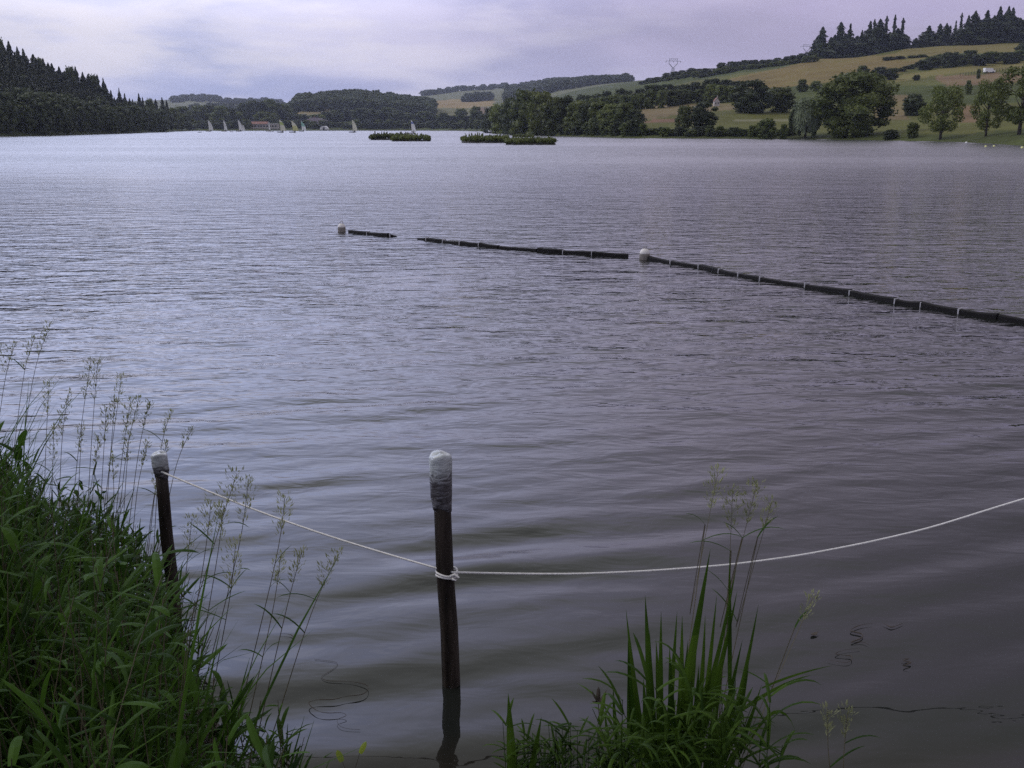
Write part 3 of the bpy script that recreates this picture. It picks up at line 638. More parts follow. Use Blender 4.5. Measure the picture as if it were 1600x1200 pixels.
for a_, b_, y0, y1, n_ in ((660, 700, 2450, 2600, 40), (700, 792, 2500, 2620, 50), (725, 768, 1700, 1760, 26), (268, 345, 2500, 2900, 90), (345, 440, 2350, 2500, 50), (300, 450, 1750, 1900, 60), (1560, 1700, 900, 1000, 10)):
    for i in range(n_):
        px = rnd.uniform(a_, b_); Y_ = rnd.uniform(y0, y1); z = gz_px(px, Y_); h = rnd.uniform(9, 15); spots_.append((xray(px, Y_, z), Y_, z, h, h * 1.5))
woodland('distant_woodland', spots_, M['broad_d'], 'bluish distant woods on the far ridges', False, 130, 150, 0.14)
tree(PB[0], 793, 1800, 131, 9, 'tall hazy tree standing up from the distant ridge by the small pylon')

# ------------------------------------------------------------------ floating islands
def island(px0, px1, py, hpx, label, seed):
    c = G((px0 + px1) / 2, py); w_ = (px1 - px0) * (c.y * cp) / FP; hh = hpx * c.y / (FP * 1.07); d = w_ * 0.55
    root = empty('floating_island', (c.x, c.y + d * .35, 0)); q = random.Random(seed)
    b = MB(); n = 26; vs = []
    for zr, k in ((-0.15, 1.0), (0.16, 1.0), (0.24, 0.95)):
        for i in range(n):
            a = 2 * math.pi * i / n; ex = 0.6; cx = math.copysign(abs(math.cos(a)) ** ex, math.cos(a)); sy = math.copysign(abs(math.sin(a)) ** ex, math.sin(a))
            vs.append((cx * w_ / 2 * k, sy * d / 2 * k, zr))
    fs = [(r_ * n + i, r_ * n + (i + 1) % n, (r_ + 1) * n + (i + 1) % n, (r_ + 1) * n + i) for r_ in range(2) for i in range(n)] + [tuple(2 * n + i for i in range(n))]
    b.add(vs, fs); b.build('raft', M['peat'], root)
    lobes = []
    nn_ = int(w_ * 2.4)
    for i in range(nn_ * 3):
        x = q.uniform(-.5, .5) * w_ * .97; y = q.uniform(-.5, .5) * d * .9; s = q.uniform(.35, .6)
        prof = 1 - 0.25 * abs(2 * x / w_) ** 4
        lobes.append((x, y, hh * prof * q.uniform(.38, .66), s, s, hh * .36))
    lobes += [(q.uniform(-.46, .46) * w_, q.uniform(-.4, .4) * d, hh * q.uniform(.8, 1.0), .12, .12, hh * q.uniform(.22, .42)) for _ in range(int(w_ * 1.6))]
    v = cards(lobes, int(5200 * w_ / 10), 0.14, seed, .5, aspect=2.2); v[:, 2] = np.clip(v[:, 2], 0.08, None)
    v = np.concatenate([v] + [ico(l[:3], (l[3] * .8, l[4] * .8, l[5] * .8), i, 7, 4, .1) for i, l in enumerate(lobes)])
    quads_obj('reeds', v, M['reed'], root)
    return tag(root, label, 'floating island', 'planted rafts floating on the lake')
island(578, 640, 218.5, 11, 'low planted raft at the left of the floating group, rear half of the joined pair', 1)
island(612, 672, 220.5, 11, 'planted raft joined to the right end of the leftmost one', 2)
island(721, 797, 223, 12.5, 'long planted raft in the middle with its right end behind the nearest', 3)
island(790, 869, 226, 12.5, 'nearest and rightmost planted raft floating on the lake', 4)
island(803, 832, 214, 4.5, 'smallest low planted raft seen behind the rightmost one', 5)

# ------------------------------------------------------------------ sailing boats
def sailboat(px, top, base, wpx, lean, mats, label, jib=False):
    plab = label.split(',')[0].replace('sailing boat', 'boat', 1); plab = ' '.join(plab.split()[:12])
    c = G(px, base); s = c.y * cp / FP; hgt = (base - top) * c.y / (FP * 1.07)
    root = empty('sailing_boat', (c.x, c.y, 0), rnd.uniform(-.25, .25))
    L_ = max(3.6, wpx * s * 1.15); b = MB(); n = 9; vs = []
    for i in range(n):
        t_ = i / (n - 1); x = (t_ - .5) * L_; wd = 0.75 * math.sin(math.pi * min(1, 0.18 + t_ * .82)) ** .6 if t_ < 1 else 0.03
        for yy, zz_ in ((-1, .42), (-.7, .0), (0, -.12), (.7, .0), (1, .42)): vs.append((x, yy * wd, zz_ + .12 * t_ * t_))
    fs = [(i * 5 + k, i * 5 + k + 1, (i + 1) * 5 + k + 1, (i + 1) * 5 + k) for i in range(n - 1) for k in range(4)] + [(i * 5, (i + 1) * 5, (i + 1) * 5 + 4, i * 5 + 4) for i in range(n - 1)] + [(0, 4, 3, 2, 1)]
    b.add(vs, fs); b.build('hull', mats[1], root, False)
    mm = MB(); dxl = lean * s * 1.0
    mm.tube([(.35, 0, .3), (.35 - dxl * .5, 0, hgt * .5), (.35 - dxl, 0, hgt)], [.05, .045, .03], 6); mm.build('mast', M['dark'], root)
    # main sail: curved trailing edge, bellied, thin but two sided with thickness
    rows = 12; cols_ = 6; W = wpx * s
    def sail(x0, z0, z1, W, side, name, mt, stripes=None):
        ms = {}
        for r_ in range(rows):
            a0, a1 = r_ / rows, (r_ + 1) / rows
            mt_ = mt if not stripes or not (stripes[0] <= a0 < stripes[1]) else stripes[2]; key = name if mt_ is mt else 'sail_band'
            if key == name and stripes and stripes[0] > 0 and a0 >= stripes[1]: key = 'sail_head'
            q = ms.setdefault(key, (MB(), mt_))[0]
            def pt(a, u, off):
                z = z0 + (z1 - z0) * a; wd = W * (1 - a ** 2.2) ** .8 + .06; x = x0 - dxl * a * (z1 / hgt) + side * u * wd
                return (x, .25 * math.sin(math.pi * u) * (1 - a * .7) + off, z + .04 * u * (1 - a))
            for k in range(cols_):
                u0, u1 = k / cols_, (k + 1) / cols_
                p = [pt(a0, u0, .0), pt(a0, u1, .0), pt(a1, u1, .0), pt(a1, u0, .0)]; p2 = [pt(a0, u0, .02), pt(a0, u1, .02), pt(a1, u1, .02), pt(a1, u0, .02)]
                q.add(p + p2, [(0, 1, 2, 3), (7, 6, 5, 4)])
        for key, (q, m_) in ms.items(): q.build(key, m_, root, True)
    sail(.35, .75, hgt * .99, W, 1, 'mainsail', mats[0], mats[2] if len(mats) > 2 else None)
    if jib: sail(.45 + W, .5, hgt * .62, W * .6, 1, 'jib', mats[0])
    q = MB(); q.tube([(.35, 0, .72), (.35 + W, .02, .74)], .035, 6); q.build('boom', M['dark'], root)
    # sailor sitting in the hull: one continuous shape
    sx_ = .35 + W * .4
    q = MB(); q.lathe([(.17, .2), (.22, .4), (.24, .62), (.2, .85), (.09, .95), (.08, 1.0), (.12, 1.08), (.13, 1.18), (.09, 1.27), (.02, 1.3)], (sx_, -.35, 0.05), 10)
    p_ = q.build('person', M['dark'], None, True); p_.location = root.location; p_.rotation_euler = root.rotation_euler
    tag(p_, 'dark figure in the ' + plab, 'person')
    return tag(root, label, 'sailing boat', 'sailing boats on the far water')
WS, DH, WH = M['sail'], M['dark'], M['white']
sailboat(326, 187, 205.5, 7, 1, (WS, WH), 'sailing boat with plain white sail, leftmost of the fleet')
sailboat(350, 187, 205.5, 4.5, 1, (WS, WH), 'sailing boat with narrow white sail, second from the left of the fleet')
sailboat(373, 187, 205.5, 5.5, 1, (WS, WH), 'sailing boat showing a tall white mainsail and a small jib', jib=True)
sailboat(419.5, 189, 205.5, 2.2, 0, (WS, WH), 'sailing boat seen edge on with a sliver of sail before the clubhouse')
sailboat(438, 186, 207, 8, 2, (M['sail_c'], DH, (.45, .72, M['sail_g'])), 'sailing boat with lime green band across its pale sail')
sailboat(457, 188, 207, 8.5, 2, (M['sail_c'], DH, (.0, .5, M['sail_y'])), 'sailing boat heeling with a pale sail turning yellow at the foot')
sailboat(471, 189, 205.5, 7, 1, (WS, WH, (.35, .9, M['sail_t'])), 'sailing boat with teal panel in its white sail, right of the yellow one')
sailboat(550.5, 187, 207, 7, 1, (M['sail_c'], DH), 'sailing boat alone in mid lake with a cream sail')
sailboat(642, 187, 209, 6.5, 1, (WS, WH, (.62, .8, M['sail_b'])), 'sailing boat with blue band on white sail, rightmost of the fleet')

# small motor boats / rowing boats
def rowboat(px, py, wpx, m_, label, cabin=False, name='rowing_boat', cat='boat'):
    c = G(px, py); s = c.y * cp / FP; L_ = wpx * s; root = empty(name, (c.x, c.y, 0), .15); b = MB(); n = 9; vs = []; k_ = L_ / 4
    for i in range(n):
        t_ = i / (n - 1); x = (t_ - .5) * L_; wd = .7 * k_ * math.sin(math.pi * min(1, .2 + t_ * .8)) ** .5 if t_ < 1 else .03
        for yy, z_ in ((-1, .5), (-.75, .05), (0, -.1), (.75, .05), (1, .5)): vs.append((x, yy * wd, (z_ + .15 * t_ * t_) * min(1.4, k_)))
    fs = [(i * 5 + k, i * 5 + k + 1, (i + 1) * 5 + k + 1, (i + 1) * 5 + k) for i in range(n - 1) for k in range(4)] + [(0, 4, 3, 2, 1)] + [(i * 5, (i + 1) * 5, (i + 1) * 5 + 4, i * 5 + 4) for i in range(n - 1)]
    b.add(vs, fs); b.build('hull', m_, root)
    q = MB(); q.box((L_ * .0, 0, .52 * min(1.4, k_)), (L_ * .12, 1.1 * k_, .06)); q.box((L_ * -.25, 0, .52 * min(1.4, k_)), (L_ * .1, 1.1 * k_, .06)); q.build('bench', M['dark'], root)
    if cabin:
        q = MB(); q.box((L_ * .12, 0, .95), (L_ * .35, 1.1, .8), 0, .85); cb = q.build('cabin', M['white'], root)
        q = MB(); q.box((L_ * .12, -.50, 1.05), (L_ * .22, .16, .25)); q.build('window', M['glass'], cb)
    return tag(root, label, cat)
rowboat(312, 207, 6, M['dark'], 'tiny dark rowing boat left of the fleet on the far water')
rowboat(361.5, 206, 5, M['red'], 'small dark red dinghy between the second and third sails')
rowboat(764, 208, 13, M['dark'], 'dark moored motor boat with white cabin at the point of the tree belt', True, 'motor_boat')
rowboat(425, 206, 6, M['white'], 'small white boat at the landing before the clubhouse')

# ------------------------------------------------------------------ far buildings
def on_land(px, Y_): 
    z = gz_px(px, Y_); return Vector((xray(px, Y_, z), Y_, z))
c = on_land(413, shore(413) + 20); s = c.y * cp / FP
root = empty('clubhouse', c); W = 42 * s; q = MB(); q.box((0, 4, 2.0), (W, 7, 4.6)); q.build('wall', M['render'], root)
q = MB(); q.add([(-W * .36 - W * .16, -.4, 4.3), (W * .12, -.4, 4.3), (W * .12, 8.4, 4.3), (-W * .52, 8.4, 4.3), (-W * .5, 4, 6.4), (W * .1, 4, 6.4)], [(0, 1, 5, 4), (2, 3, 4, 5), (0, 4, 3), (1, 2, 5), (0, 3, 2, 1)]); q.build('roof', M['tile'], root)
q = MB(); q.box((W * .32, 4, 4.5), (W * .38, 8, .35)); q.build('flat_roof', M['white'], root)
for i in range(9):
    q = MB(); q.box((-W * .44 + i * W * .108, .45, 2.3), (W * .07, .2, 1.5)); q.build('window', M['glass'], root)
q = MB(); q.box((0, -2.2, 1.2), (W, .1, .9)); 
for i in range(12): q.box((-W / 2 + .2 + i * (W - .4) / 11, -2.2, .4), (.12, .12, 2.0))
q.box((0, -1, .25), (W, 2.6, .3)); q.build('terrace', M['render'], root)
tag(root, 'long low clubhouse with red tiled roof and window row on the far shore', 'building')
c = on_land(494, shore(494) + 45); s = c.y * cp / FP
root = empty('house', c); W = 36 * s; q = MB(); q.box((0, 4, 2.4), (W * .9, 8, 6)); q.build('wall', M['render'], root)
q = MB(); q.add([(-W * .55, -.8, 5.4), (W * .5, -.8, 5.4), (W * .5, 8.8, 5.4), (-W * .55, 8.8, 5.4), (-W * .2, 4, 8.6), (W * .1, 4, 8.4)], [(0, 1, 5, 4), (2, 3, 4, 5), (0, 4, 3), (1, 2, 5), (0, 3, 2, 1)]); rf = q.build('roof', M['slate'], root)
q = MB(); q.box((-W * .1, 5, 8.6), (1, 1, 2)); q.build('chimney', M['brick'], rf)
q = MB(); q.box((W * .22, -.6, 2.4), (W * .2, 1.6, 5.6)); q.build('brick_bay', M['brick'], root)
for i in range(4):
    for k in (0, 1):
        q = MB(); q.box((-W * .36 + i * W * .13, -.05, 1.4 + k * 2.4), (1.3, .2, 1.5)); q.build('window', M['glass'], root)
tag(root, 'house with purple grey hipped roof and brick bay among far trees', 'building')
c = on_land(507, shore(507) + 6); s = c.y * cp / FP
root = empty('marquee', c); W = 13 * s
vs = []; n = 12
for yy in (-3, 3):
    for i in range(n + 1):
        a = math.pi * i / n; vs.append((math.cos(a) * W / 2, yy, .4 + math.sin(a) * 3.2))
q = MB(); q.add(vs, [(i, i + 1, n + 2 + i, n + 1 + i) for i in range(n)] + [tuple(range(n + 1))[::-1], tuple(range(n + 1, 2 * n + 2))]); q.build('canvas', M['white'], root, False)
q = MB(); q.box((0, -3.05, 1.4), (1.6, .12, 2.2)); q.build('doorway', M['dark'], root)
for sx_ in (-.46, .46):
    q = MB(); q.tube([(W * sx_, -3.1, -.6), (W * sx_, -3.1, 1.2)], .07, 6); q.build('pole', M['steel'], root)
tag(root, 'white dome shaped marquee at the water edge below the house', 'tent')
# white gable among the trees of the right hill
c = on_land(1120, 345)
root = empty('cottage', c); root.scale = (.42, .42, .5); q = MB(); q.box((0, 2.5, 1.7), (4.2, 5, 3.6)); q.build('wall', M['render'], root)
q = MB(); q.add([(-2.1, -.02, 3.5), (2.1, -.02, 3.5), (0, -.02, 5.6), (-2.1, 5.0, 3.5), (2.1, 5.0, 3.5), (0, 5.0, 5.6)], [(0, 1, 2), (5, 4, 3)]); q.build('gable', M['render'], root)
q = MB(); q.add([(-2.5, -.4, 3.3), (0, -.4, 5.8), (0, 5.4, 5.8), (-2.5, 5.4, 3.3), (2.5, -.4, 3.3), (2.5, 5.4, 3.3)], [(0, 1, 2, 3), (1, 4, 5, 2)]); rf = q.build('roof', M['tile'], root)
q = MB(); q.box((.9, 3.6, 6.2), (.7, .7, 2)); q.build('chimney', M['render'], rf)
for x_ in (-1, 1):
    q = MB(); q.box((x_, -.04, 2.0), (.8, .12, 1.1)); q.build('window', M['glass'], root)
tag(root, 'small pale cottage gable showing between the dark trees', 'building')
# white van on the slope
c = on_land(1545, 425)
root = empty('parked_van', c, .1); q = MB()
q.add([(-2.2, -.9, .35), (2.3, -.9, .35), (2.3, -.9, 1.0), (1.6, -.85, 1.15), (1.1, -.8, 1.95), (-2.2, -.8, 2.05), (-2.2, .9, .35), (2.3, .9, .35), (2.3, .9, 1.0), (1.6, .85, 1.15), (1.1, .8, 1.95), (-2.2, .8, 2.05)],
      [(0, 1, 2, 3, 4, 5), (11, 10, 9, 8, 7, 6), (0, 6, 7, 1), (1, 7, 8, 2), (2, 8, 9, 3), (3, 9, 10, 4), (4, 10, 11, 5), (5, 11, 6, 0)]); q.build('body', M['white'], root)
q = MB(); q.add([(1.53, -.87, 1.22), (1.53, .87, 1.22), (1.17, .83, 1.88), (1.17, -.83, 1.88)], [(0, 1, 2, 3)]); q.build('windscreen', M['glass'], root)
for x_ in (-1.4, 1.4):
    for y_ in (-.85, .85):
        q = MB(); q.tube([(x_, y_ - .12, .34), (x_, y_ + .12, .34)], .34, 14); q.build('wheel', M['dark'], root)
tag(root, 'white van parked on the sloping field at the right', 'van')
# field fence line by the van
root = empty('field_fence', on_land(1500, 420)); a0 = root.location.copy(); n = 0
wires = []
for i in range(26):
    p = on_land(1500 + i * 4.4, 420 + i * .6) - a0; q = MB(); q.tube([p - Vector((0, 0, .3)), p + Vector((rnd.uniform(-.08, .08), 0, 1.3))], .09, 5); q.build('post', M['bark'], root); wires.append(p + Vector((0, 0, 1.1)))
q = MB(); q.tube(wires, .03, 4); q.build('wire', M['steel'], root)
tag(root, 'thin post and wire fence running across the slope beside the white van', 'fence')

# pylons: wineglass lattice towers
def pylon(px, Y_, top, label, k=1.0):
    z = gz_px(px, Y_); x = xray(px, Y_, z); H_ = zray(top, Y_) - z; root = empty('pylon', (x, Y_, z), .15); W = H_ * .30 * k; r_ = H_ * .0085
    hw = H_ * .52; q = MB(); B = W * .30; N_ = W * .10
    for sx_ in (-1, 1):
        for sy_ in (-1, 1): q.tube([(sx_ * B, sy_ * B, -1), (sx_ * N_, sy_ * N_, hw)], r_, 4)
    for i in range(6):
        t0, t1 = i / 6, (i + 1) / 6; b0 = B + (N_ - B) * t0; b1 = B + (N_ - B) * t1
        for sy_ in (-1, 1): q.tube([(-b0, sy_ * b0, hw * t0), (b1, sy_ * b1, hw * t1)], r_ * .6, 3); q.tube([(b0, sy_ * b0, hw * t0), (-b1, sy_ * b1, hw * t1)], r_ * .6, 3)
    q.build('tower_body', M['steel'], root)
    for sx_ in (-1, 1):
        q = MB()
        for sy_ in (-1, 1): q.tube([(sx_ * N_ * .3, sy_ * N_, hw), (sx_ * W * .52, sy_ * N_ * .7, H_ * .74), (sx_ * W * .46, sy_ * N_ * .5, H_ * .88)], r_, 4)
        q.tube([(sx_ * N_, 0, hw), (sx_ * W * .38, 0, H_ * .72)], r_ * .7, 3); q.tube([(sx_ * W * .46, 0, H_ * .86), (sx_ * W * .5, 0, H_)], r_, 4)
        q.build('fork_arm', M['steel'], root)
    q = MB(); q.tube([(-W * .92, 0, H_ * .86), (W * .92, 0, H_ * .86)], r_ * 1.1, 4); q.tube([(-W * .5, 0, H_ * .97), (W * .5, 0, H_ * .97)], r_, 4)
    for i in range(8): q.tube([(-W * .5 + i * W / 8, 0, H_ * (.86 if i % 2 else .97)), (-W * .5 + (i + 1) * W / 8, 0, H_ * (.97 if i % 2 else .86))], r_ * .6, 3)
    q.build('crossarm', M['steel'], root)
    for x_ in (-.88, 0, .88):
        q = MB(); q.tube([(x_ * W, 0, H_ * .86), (x_ * W, 0, H_ * .78)], r_ * 1.2, 4); q.build('insulator', M['glass'], root)
    return tag(root, label, 'pylon')
pylon(1051, 1100, 91, 'nearest full lattice pylon above the wooded ridge', 1.5)
pylon(769, 2520, 131, 'small faint pylon on the distant central ridge', 1.6)
pylon(1259, 760, 69, 'pylon half hidden behind the first hilltop conifer', 1.6)

# ------------------------------------------------------------------ mooring buoys near right shore
for px, py, r_, mt, lab in ((1510, 223.5, .18, M['white'], 'small white marker buoy by the right shore'), (1540, 229.5, .15, M['sail_y'], 'left of two close yellowish marker buoys near the right shore'), (1553, 229, .14, M['sail_y'], 'right of two close yellowish marker buoys near the right shore'), (1597, 231.5, .16, M['sail_y'], 'yellowish marker buoy at the right edge of the photo')):
    c = G(px, py); root = empty('marker_buoy', c); q = MB(); q.lathe([(r_ * math.sin(math.pi * i / 10) + .001, r_ * .25 - r_ * math.cos(math.pi * i / 10)) for i in range(11)], n=14); q.build('float', mt, root, True)
    q = MB(); q.tube([(0, 0, r_ * 1.2), (0, 0, r_ * 1.5)], r_ * .2, 8); q.build('eye', M['dark'], root); tag(root, lab, 'buoy')

# ------------------------------------------------------------------ floating boom and its buoys
def wave_z(x, y): return 0.0
def boom_run(pts, label, tip0=False, tip1=False, clips=()):
    """pts: picture points of the waterline"""
    W_ = [G(px, py) for px, py in pts]; c = W_[0].copy(); root = empty('floating_boom', c)
    seg = []
    for i in range(len(W_) - 1):
        a, b = W_[i], W_[i + 1]; d = (b - a); n = max(1, round(d.length / 0.62))
        for k in range(n): seg.append((a + d * (k / n), a + d * ((k + 1) / n)))
    q_ = random.Random(len(pts) * 7 + int(pts[0][0]))
    for i, (a, b) in enumerate(seg):
        d = (b - a).normalized(); nrm = Vector((-d.y, d.x, 0)); hh0 = 0.067 + q_.uniform(-.022, .018); hh1 = 0.067 + q_.uniform(-.022, .018); th = .045
        a2 = a + d * .012; b2 = b - d * .012; sag = q_.uniform(0, .015)
        if tip0 and i == 0: hh0 = .02
        if tip1 and i == len(seg) - 1: hh1 = .02
        vs = []; m_ = 5
        for j in range(m_):
            t_ = j / (m_ - 1); p = a2.lerp(b2, t_) - c; h_ = hh0 + (hh1 - hh0) * t_ - sag * math.sin(math.pi * t_)
            for o_, z_ in ((-th, -.08), (-th, h_ * .8), (-th * .5, h_), (th * .5, h_), (th, h_ * .8), (th, -.08)): vs.append(tuple(p + nrm * o_ + Vector((0, 0, z_))))
        fs = [(j * 6 + k, j * 6 + (k + 1) % 6, (j + 1) * 6 + (k + 1) % 6, (j + 1) * 6 + k) for j in range(m_ - 1) for k in range(6)] + [tuple(range(6))[::-1], tuple((m_ - 1) * 6 + k for k in range(6))]
        q = MB(); q.add(vs, fs); q.build('float_panel', M['boom'], root)
        if i and (q_.random() < .85):
            q = MB(); q.box(tuple(a - c + Vector((q_.uniform(-.01, .01), 0, .028))), (.016, .102, .085), math.atan2(d.y, d.x)); q.build('clip', M['clip'], root)
    return tag(root, label, 'boom')
boom_run([(546, 363), (575, 366.5), (608, 370), (620, 369.5)], 'short black floating boom by the far buoy, left of the gap', False, True)
boom_run([(654, 373), (668, 376), (720, 382), (780, 388), (840, 393), (880, 396), (925, 399), (982, 402)], 'black floating boom between the gap and the near buoy', True, False)
boom_run([(1014, 406), (1050, 412), (1095, 419), (1125, 426), (1190, 438), (1260, 449), (1330, 461), (1400, 474), (1440, 480), (1500, 490), (1560, 499), (1640, 511), (1760, 530)], 'longest black floating boom running from the near buoy to the right')
def big_buoy(px, py, label, r_=.15):
    c = G(px, py); root = empty('buoy', c)
    q = MB(); q.lathe([(r_ * .95, -.08), (r_ * 1.0, .0), (r_ * 1.0, .08), (r_ * .97, .10)], n=22); q.build('base', M['buoy_d'], root, True)
    q = MB(); q.lathe([(r_ * .98 * math.cos(R(a)), .10 + r_ * 1.0 * math.sin(R(a))) for a in range(0, 90, 9)] + [(.02, .10 + r_)], n=22); q.build('dome', M['buoy'], root, True)
    q = MB(); q.tube([(-.03, 0, .10 + r_ * .95), (-.03, 0, .14 + r_), (.03, 0, .14 + r_), (.03, 0, .10 + r_ * .95)], .012, 6); q.build('lifting_eye', M['clip'], root)
    return tag(root, label, 'buoy')
big_buoy(534, 362, 'far white domed buoy at the left end of the floating boom', .09)
big_buoy(1007, 405, 'near white domed buoy where the long boom begins', .095)

# ------------------------------------------------------------------ posts and rope
def post(pt, pb, Yb, rad, label, capk=1.0, lean=0.0):
    b = G(*pb); top = P(pt[0], pt[1], b.y); root = empty('mooring_post', (b.x, b.y, 0)); t_ = top - b
    q = MB(); q.tube([t_ * -.6, t_ * 0, t_ * .25 + Vector((.003, 0, 0)), t_ * .5 + Vector((-.003, 0, 0)), t_ * .75, t_ * .93], [rad * 1.05, rad * 1.04, rad, rad * .98, rad * .93, rad * .92], 20); q.build('shaft', M['wood'], root, True)
    # plastic cover: bulged bag on top, wound film below
    H_ = t_.length; u = t_.normalized(); n = 26; vs = []; q_ = random.Random(3)
    prof = [(-.17, .97), (-.168, 1.02), (-.15, 1.05), (-.13, 1.10), (-.105, 1.16), (-.08, 1.19), (-.04, 1.20), (0.0, 1.20), (.040, 1.22), (.052, 1.21), (.060, 1.16), (.064, .9), (.066, .02)]
    cap_o = empty('x', (0, 0, 0)); bpy.data.objects.remove(cap_o)
    ph = [q_.uniform(0, 6.28) for _ in range(4)]
    for dz_, k in prof:
        for i in range(n):
            a = 2 * math.pi * i / n
            wr_ = 1 + .05 * math.sin(3 * a + ph[0] + dz_ * 20) + .03 * math.sin(7 * a + ph[1] - dz_ * 60) + .02 * q_.uniform(-1, 1)
            rr_ = rad * k * wr_ * (1.0 + (.06 * math.cos(a - 2.9) if dz_ > -.1 else 0))
            zt_ = dz_ * capk + (.006 * math.sin(2 * a + 1) if dz_ > .03 else .012 * math.sin(a * 2 + ph[2]) if dz_ < -.15 else 0)
            vs.append((rr_ * math.cos(a), rr_ * math.sin(a), zt_))
    m_ = len(prof); fs = [(i * n + k, i * n + (k + 1) % n, (i + 1) * n + (k + 1) % n, (i + 1) * n + k) for i in range(m_ - 1) for k in range(n)] + [tuple((m_ - 1) * n + k for k in range(n))]
    q = MB(); q.add(vs, fs); cap = q.build('plastic_cover', M['wrap'], root, True); cap.location = t_ - u * .062 * capk; cap.rotation_euler = u.to_track_quat('Z', 'Y').to_euler()
    return tag(root, label, 'post', 'posts along the rope line')
post((687, 710), (705, 1066), 0, .0375, 'dark wooden post wrapped in white plastic at the front, holding the rope', 1.0)
post((249, 708), (273, 962), 0, .030, 'shorter dark post half hidden by grasses on the left, capped with plastic', .5)
pr_ = G(1600 + 330, 930); 
post((1905, 690), (1930, 930), 0, .035, 'post outside the photo that ends the rope')
def rope_obj():
    Y1 = G(273, 962).y; Y2 = G(705, 1066).y
    a = P(252, 737, Y1 - .03); b = P(697, 892, Y2 - .03); c3 = G(1930, 930); e = P(1912, 705, c3.y)
    root = empty('rope', (b.x, b.y, 0)); off = Vector((b.x, b.y, 0)); pts = []
    for i in range(25):
        t_ = i / 24; p = a.lerp(b, t_); p.z -= .030 * math.sin(math.pi * t_); pts.append(p - off)
    q = MB(); q.tube(pts, .0042, 8); q.build('left_length', M['rope'], root, True)
    # right hand length: through the picture points
    ks = [(705, 894), (800, 896.5), (900, 897), (1000, 893), (1100, 886), (1150, 881.5), (1250, 868), (1350, 849), (1450, 826), (1600, 779), (1750, 740), (1912, 705)]
    xs = [k[0] for k in ks]; pts = []
    for i in range(61):
        px = 705 + (1912 - 705) * i / 60; py = float(np.interp(px, xs, [k[1] for k in ks])); t_ = i / 60
        pts.append(P(px, py, b.y + (c3.y - b.y) * t_) - off)
    for _ in range(3):
        pts = [pts[0]] + [(pts[i - 1] + pts[i] * 2 + pts[i + 1]) / 4 for i in range(1, 60)] + [pts[-1]]
    q = MB(); q.tube(pts, .0046, 8); q.build('right_length', M['rope'], root, True)
    # knot: two turns round the post and a loose lump
    q = MB(); cx = G(705, 1066); cxy = P(698, 895, cx.y)
    for dz_ in (-.006, .006):
        ring = []
        for i in range(25):
            an = 2 * math.pi * i / 24; ring.append(Vector((cxy.x + .043 * math.cos(an), cxy.y + .043 * math.sin(an), cxy.z + dz_ + .004 * math.sin(an * 2 + dz_ * 99))) - off)
        q.tube(ring, .0048, 8)
    kp = Vector((cxy.x + .036, cxy.y - .032, cxy.z + .002)) - off
    q.tube([kp + Vector((-.018, -.004, .0)), kp + Vector((.0, -.012, .012)), kp + Vector((.014, -.006, -.004)), kp + Vector((.004, -.014, -.016)), kp + Vector((-.012, -.01, -.006))], .006, 8)
    q.build('knot', M['rope'], root, True)
    return tag(root, 'thin white rope tied round the posts and sagging to the right', 'rope')
rope_obj()

# ------------------------------------------------------------------ grasses
def leaf_strip(base, az, length, width, up, droop, twist=0.0, seg=6, fold=0.25):
    """curved lanceolate leaf as two folded strips; returns quads"""
    p = np.array(base, float); el = up; step = length / seg; pts = []; dirs = []
    for i in range(seg + 1):
        d = np.array([math.cos(az) * math.cos(el), math.sin(az) * math.cos(el), math.sin(el)]); pts.append(p.copy()); dirs.append(d)
        p = p + d * step; el -= droop / seg * (0.5 + i / seg); az += twist / seg
    out = []; L_ = []; R_ = []; C_ = []
    for i, (q, d) in enumerate(zip(pts, dirs)):
        t_ = i / seg; w_ = width * .5 * (0.35 + 0.65 * math.sin(math.pi * min(1, .12 + t_ * .88)) ** .8) * (1 if i < seg else 0) + .0004
        s = np.array([-math.sin(az), math.cos(az), 0]); nrm = np.cross(s, d)
        C_.append(q); L_.append(q + s * w_ - nrm * w_ * -fold); R_.append(q - s * w_ - nrm * w_ * -fold)
    for i in range(seg): out += [C_[i], L_[i], L_[i + 1], C_[i + 1], C_[i], C_[i + 1], R_[i + 1], R_[i]]
    return out
def stalk_quads(pts, r0, r1):
    out = []; m = len(pts)
    for i in range(m - 1):
        a, b = np.array(pts[i]), np.array(pts[i + 1]); ra = r0 + (r1 - r0) * i / (m - 1); rb = r0 + (r1 - r0) * (i + 1) / (m - 1)
        d = b - a; u = np.cross(d, [0.3, 1, 0]); u /= np.linalg.norm(u) + 1e-9; v_ = np.cross(d, u); v_ /= np.linalg.norm(v_) + 1e-9
        ks = [u, (-.5 * u + .87 * v_), (-.5 * u - .87 * v_)]
        for k in range(3): x, y = ks[k], ks[(k + 1) % 3]; out += [a + x * ra, a + y * ra, b + y * rb, b + x * rb]
    return out
def build_quads(name, q, mt, parent=None, chunk=40):
    q = np.array(q).reshape(-1, 3); n = len(q); k = np.random.default_rng(n).random(n // chunk + 1)
    return quads_obj(name, q, mt, parent, col=np.repeat(k, chunk)[:n, None].repeat(3, 1))

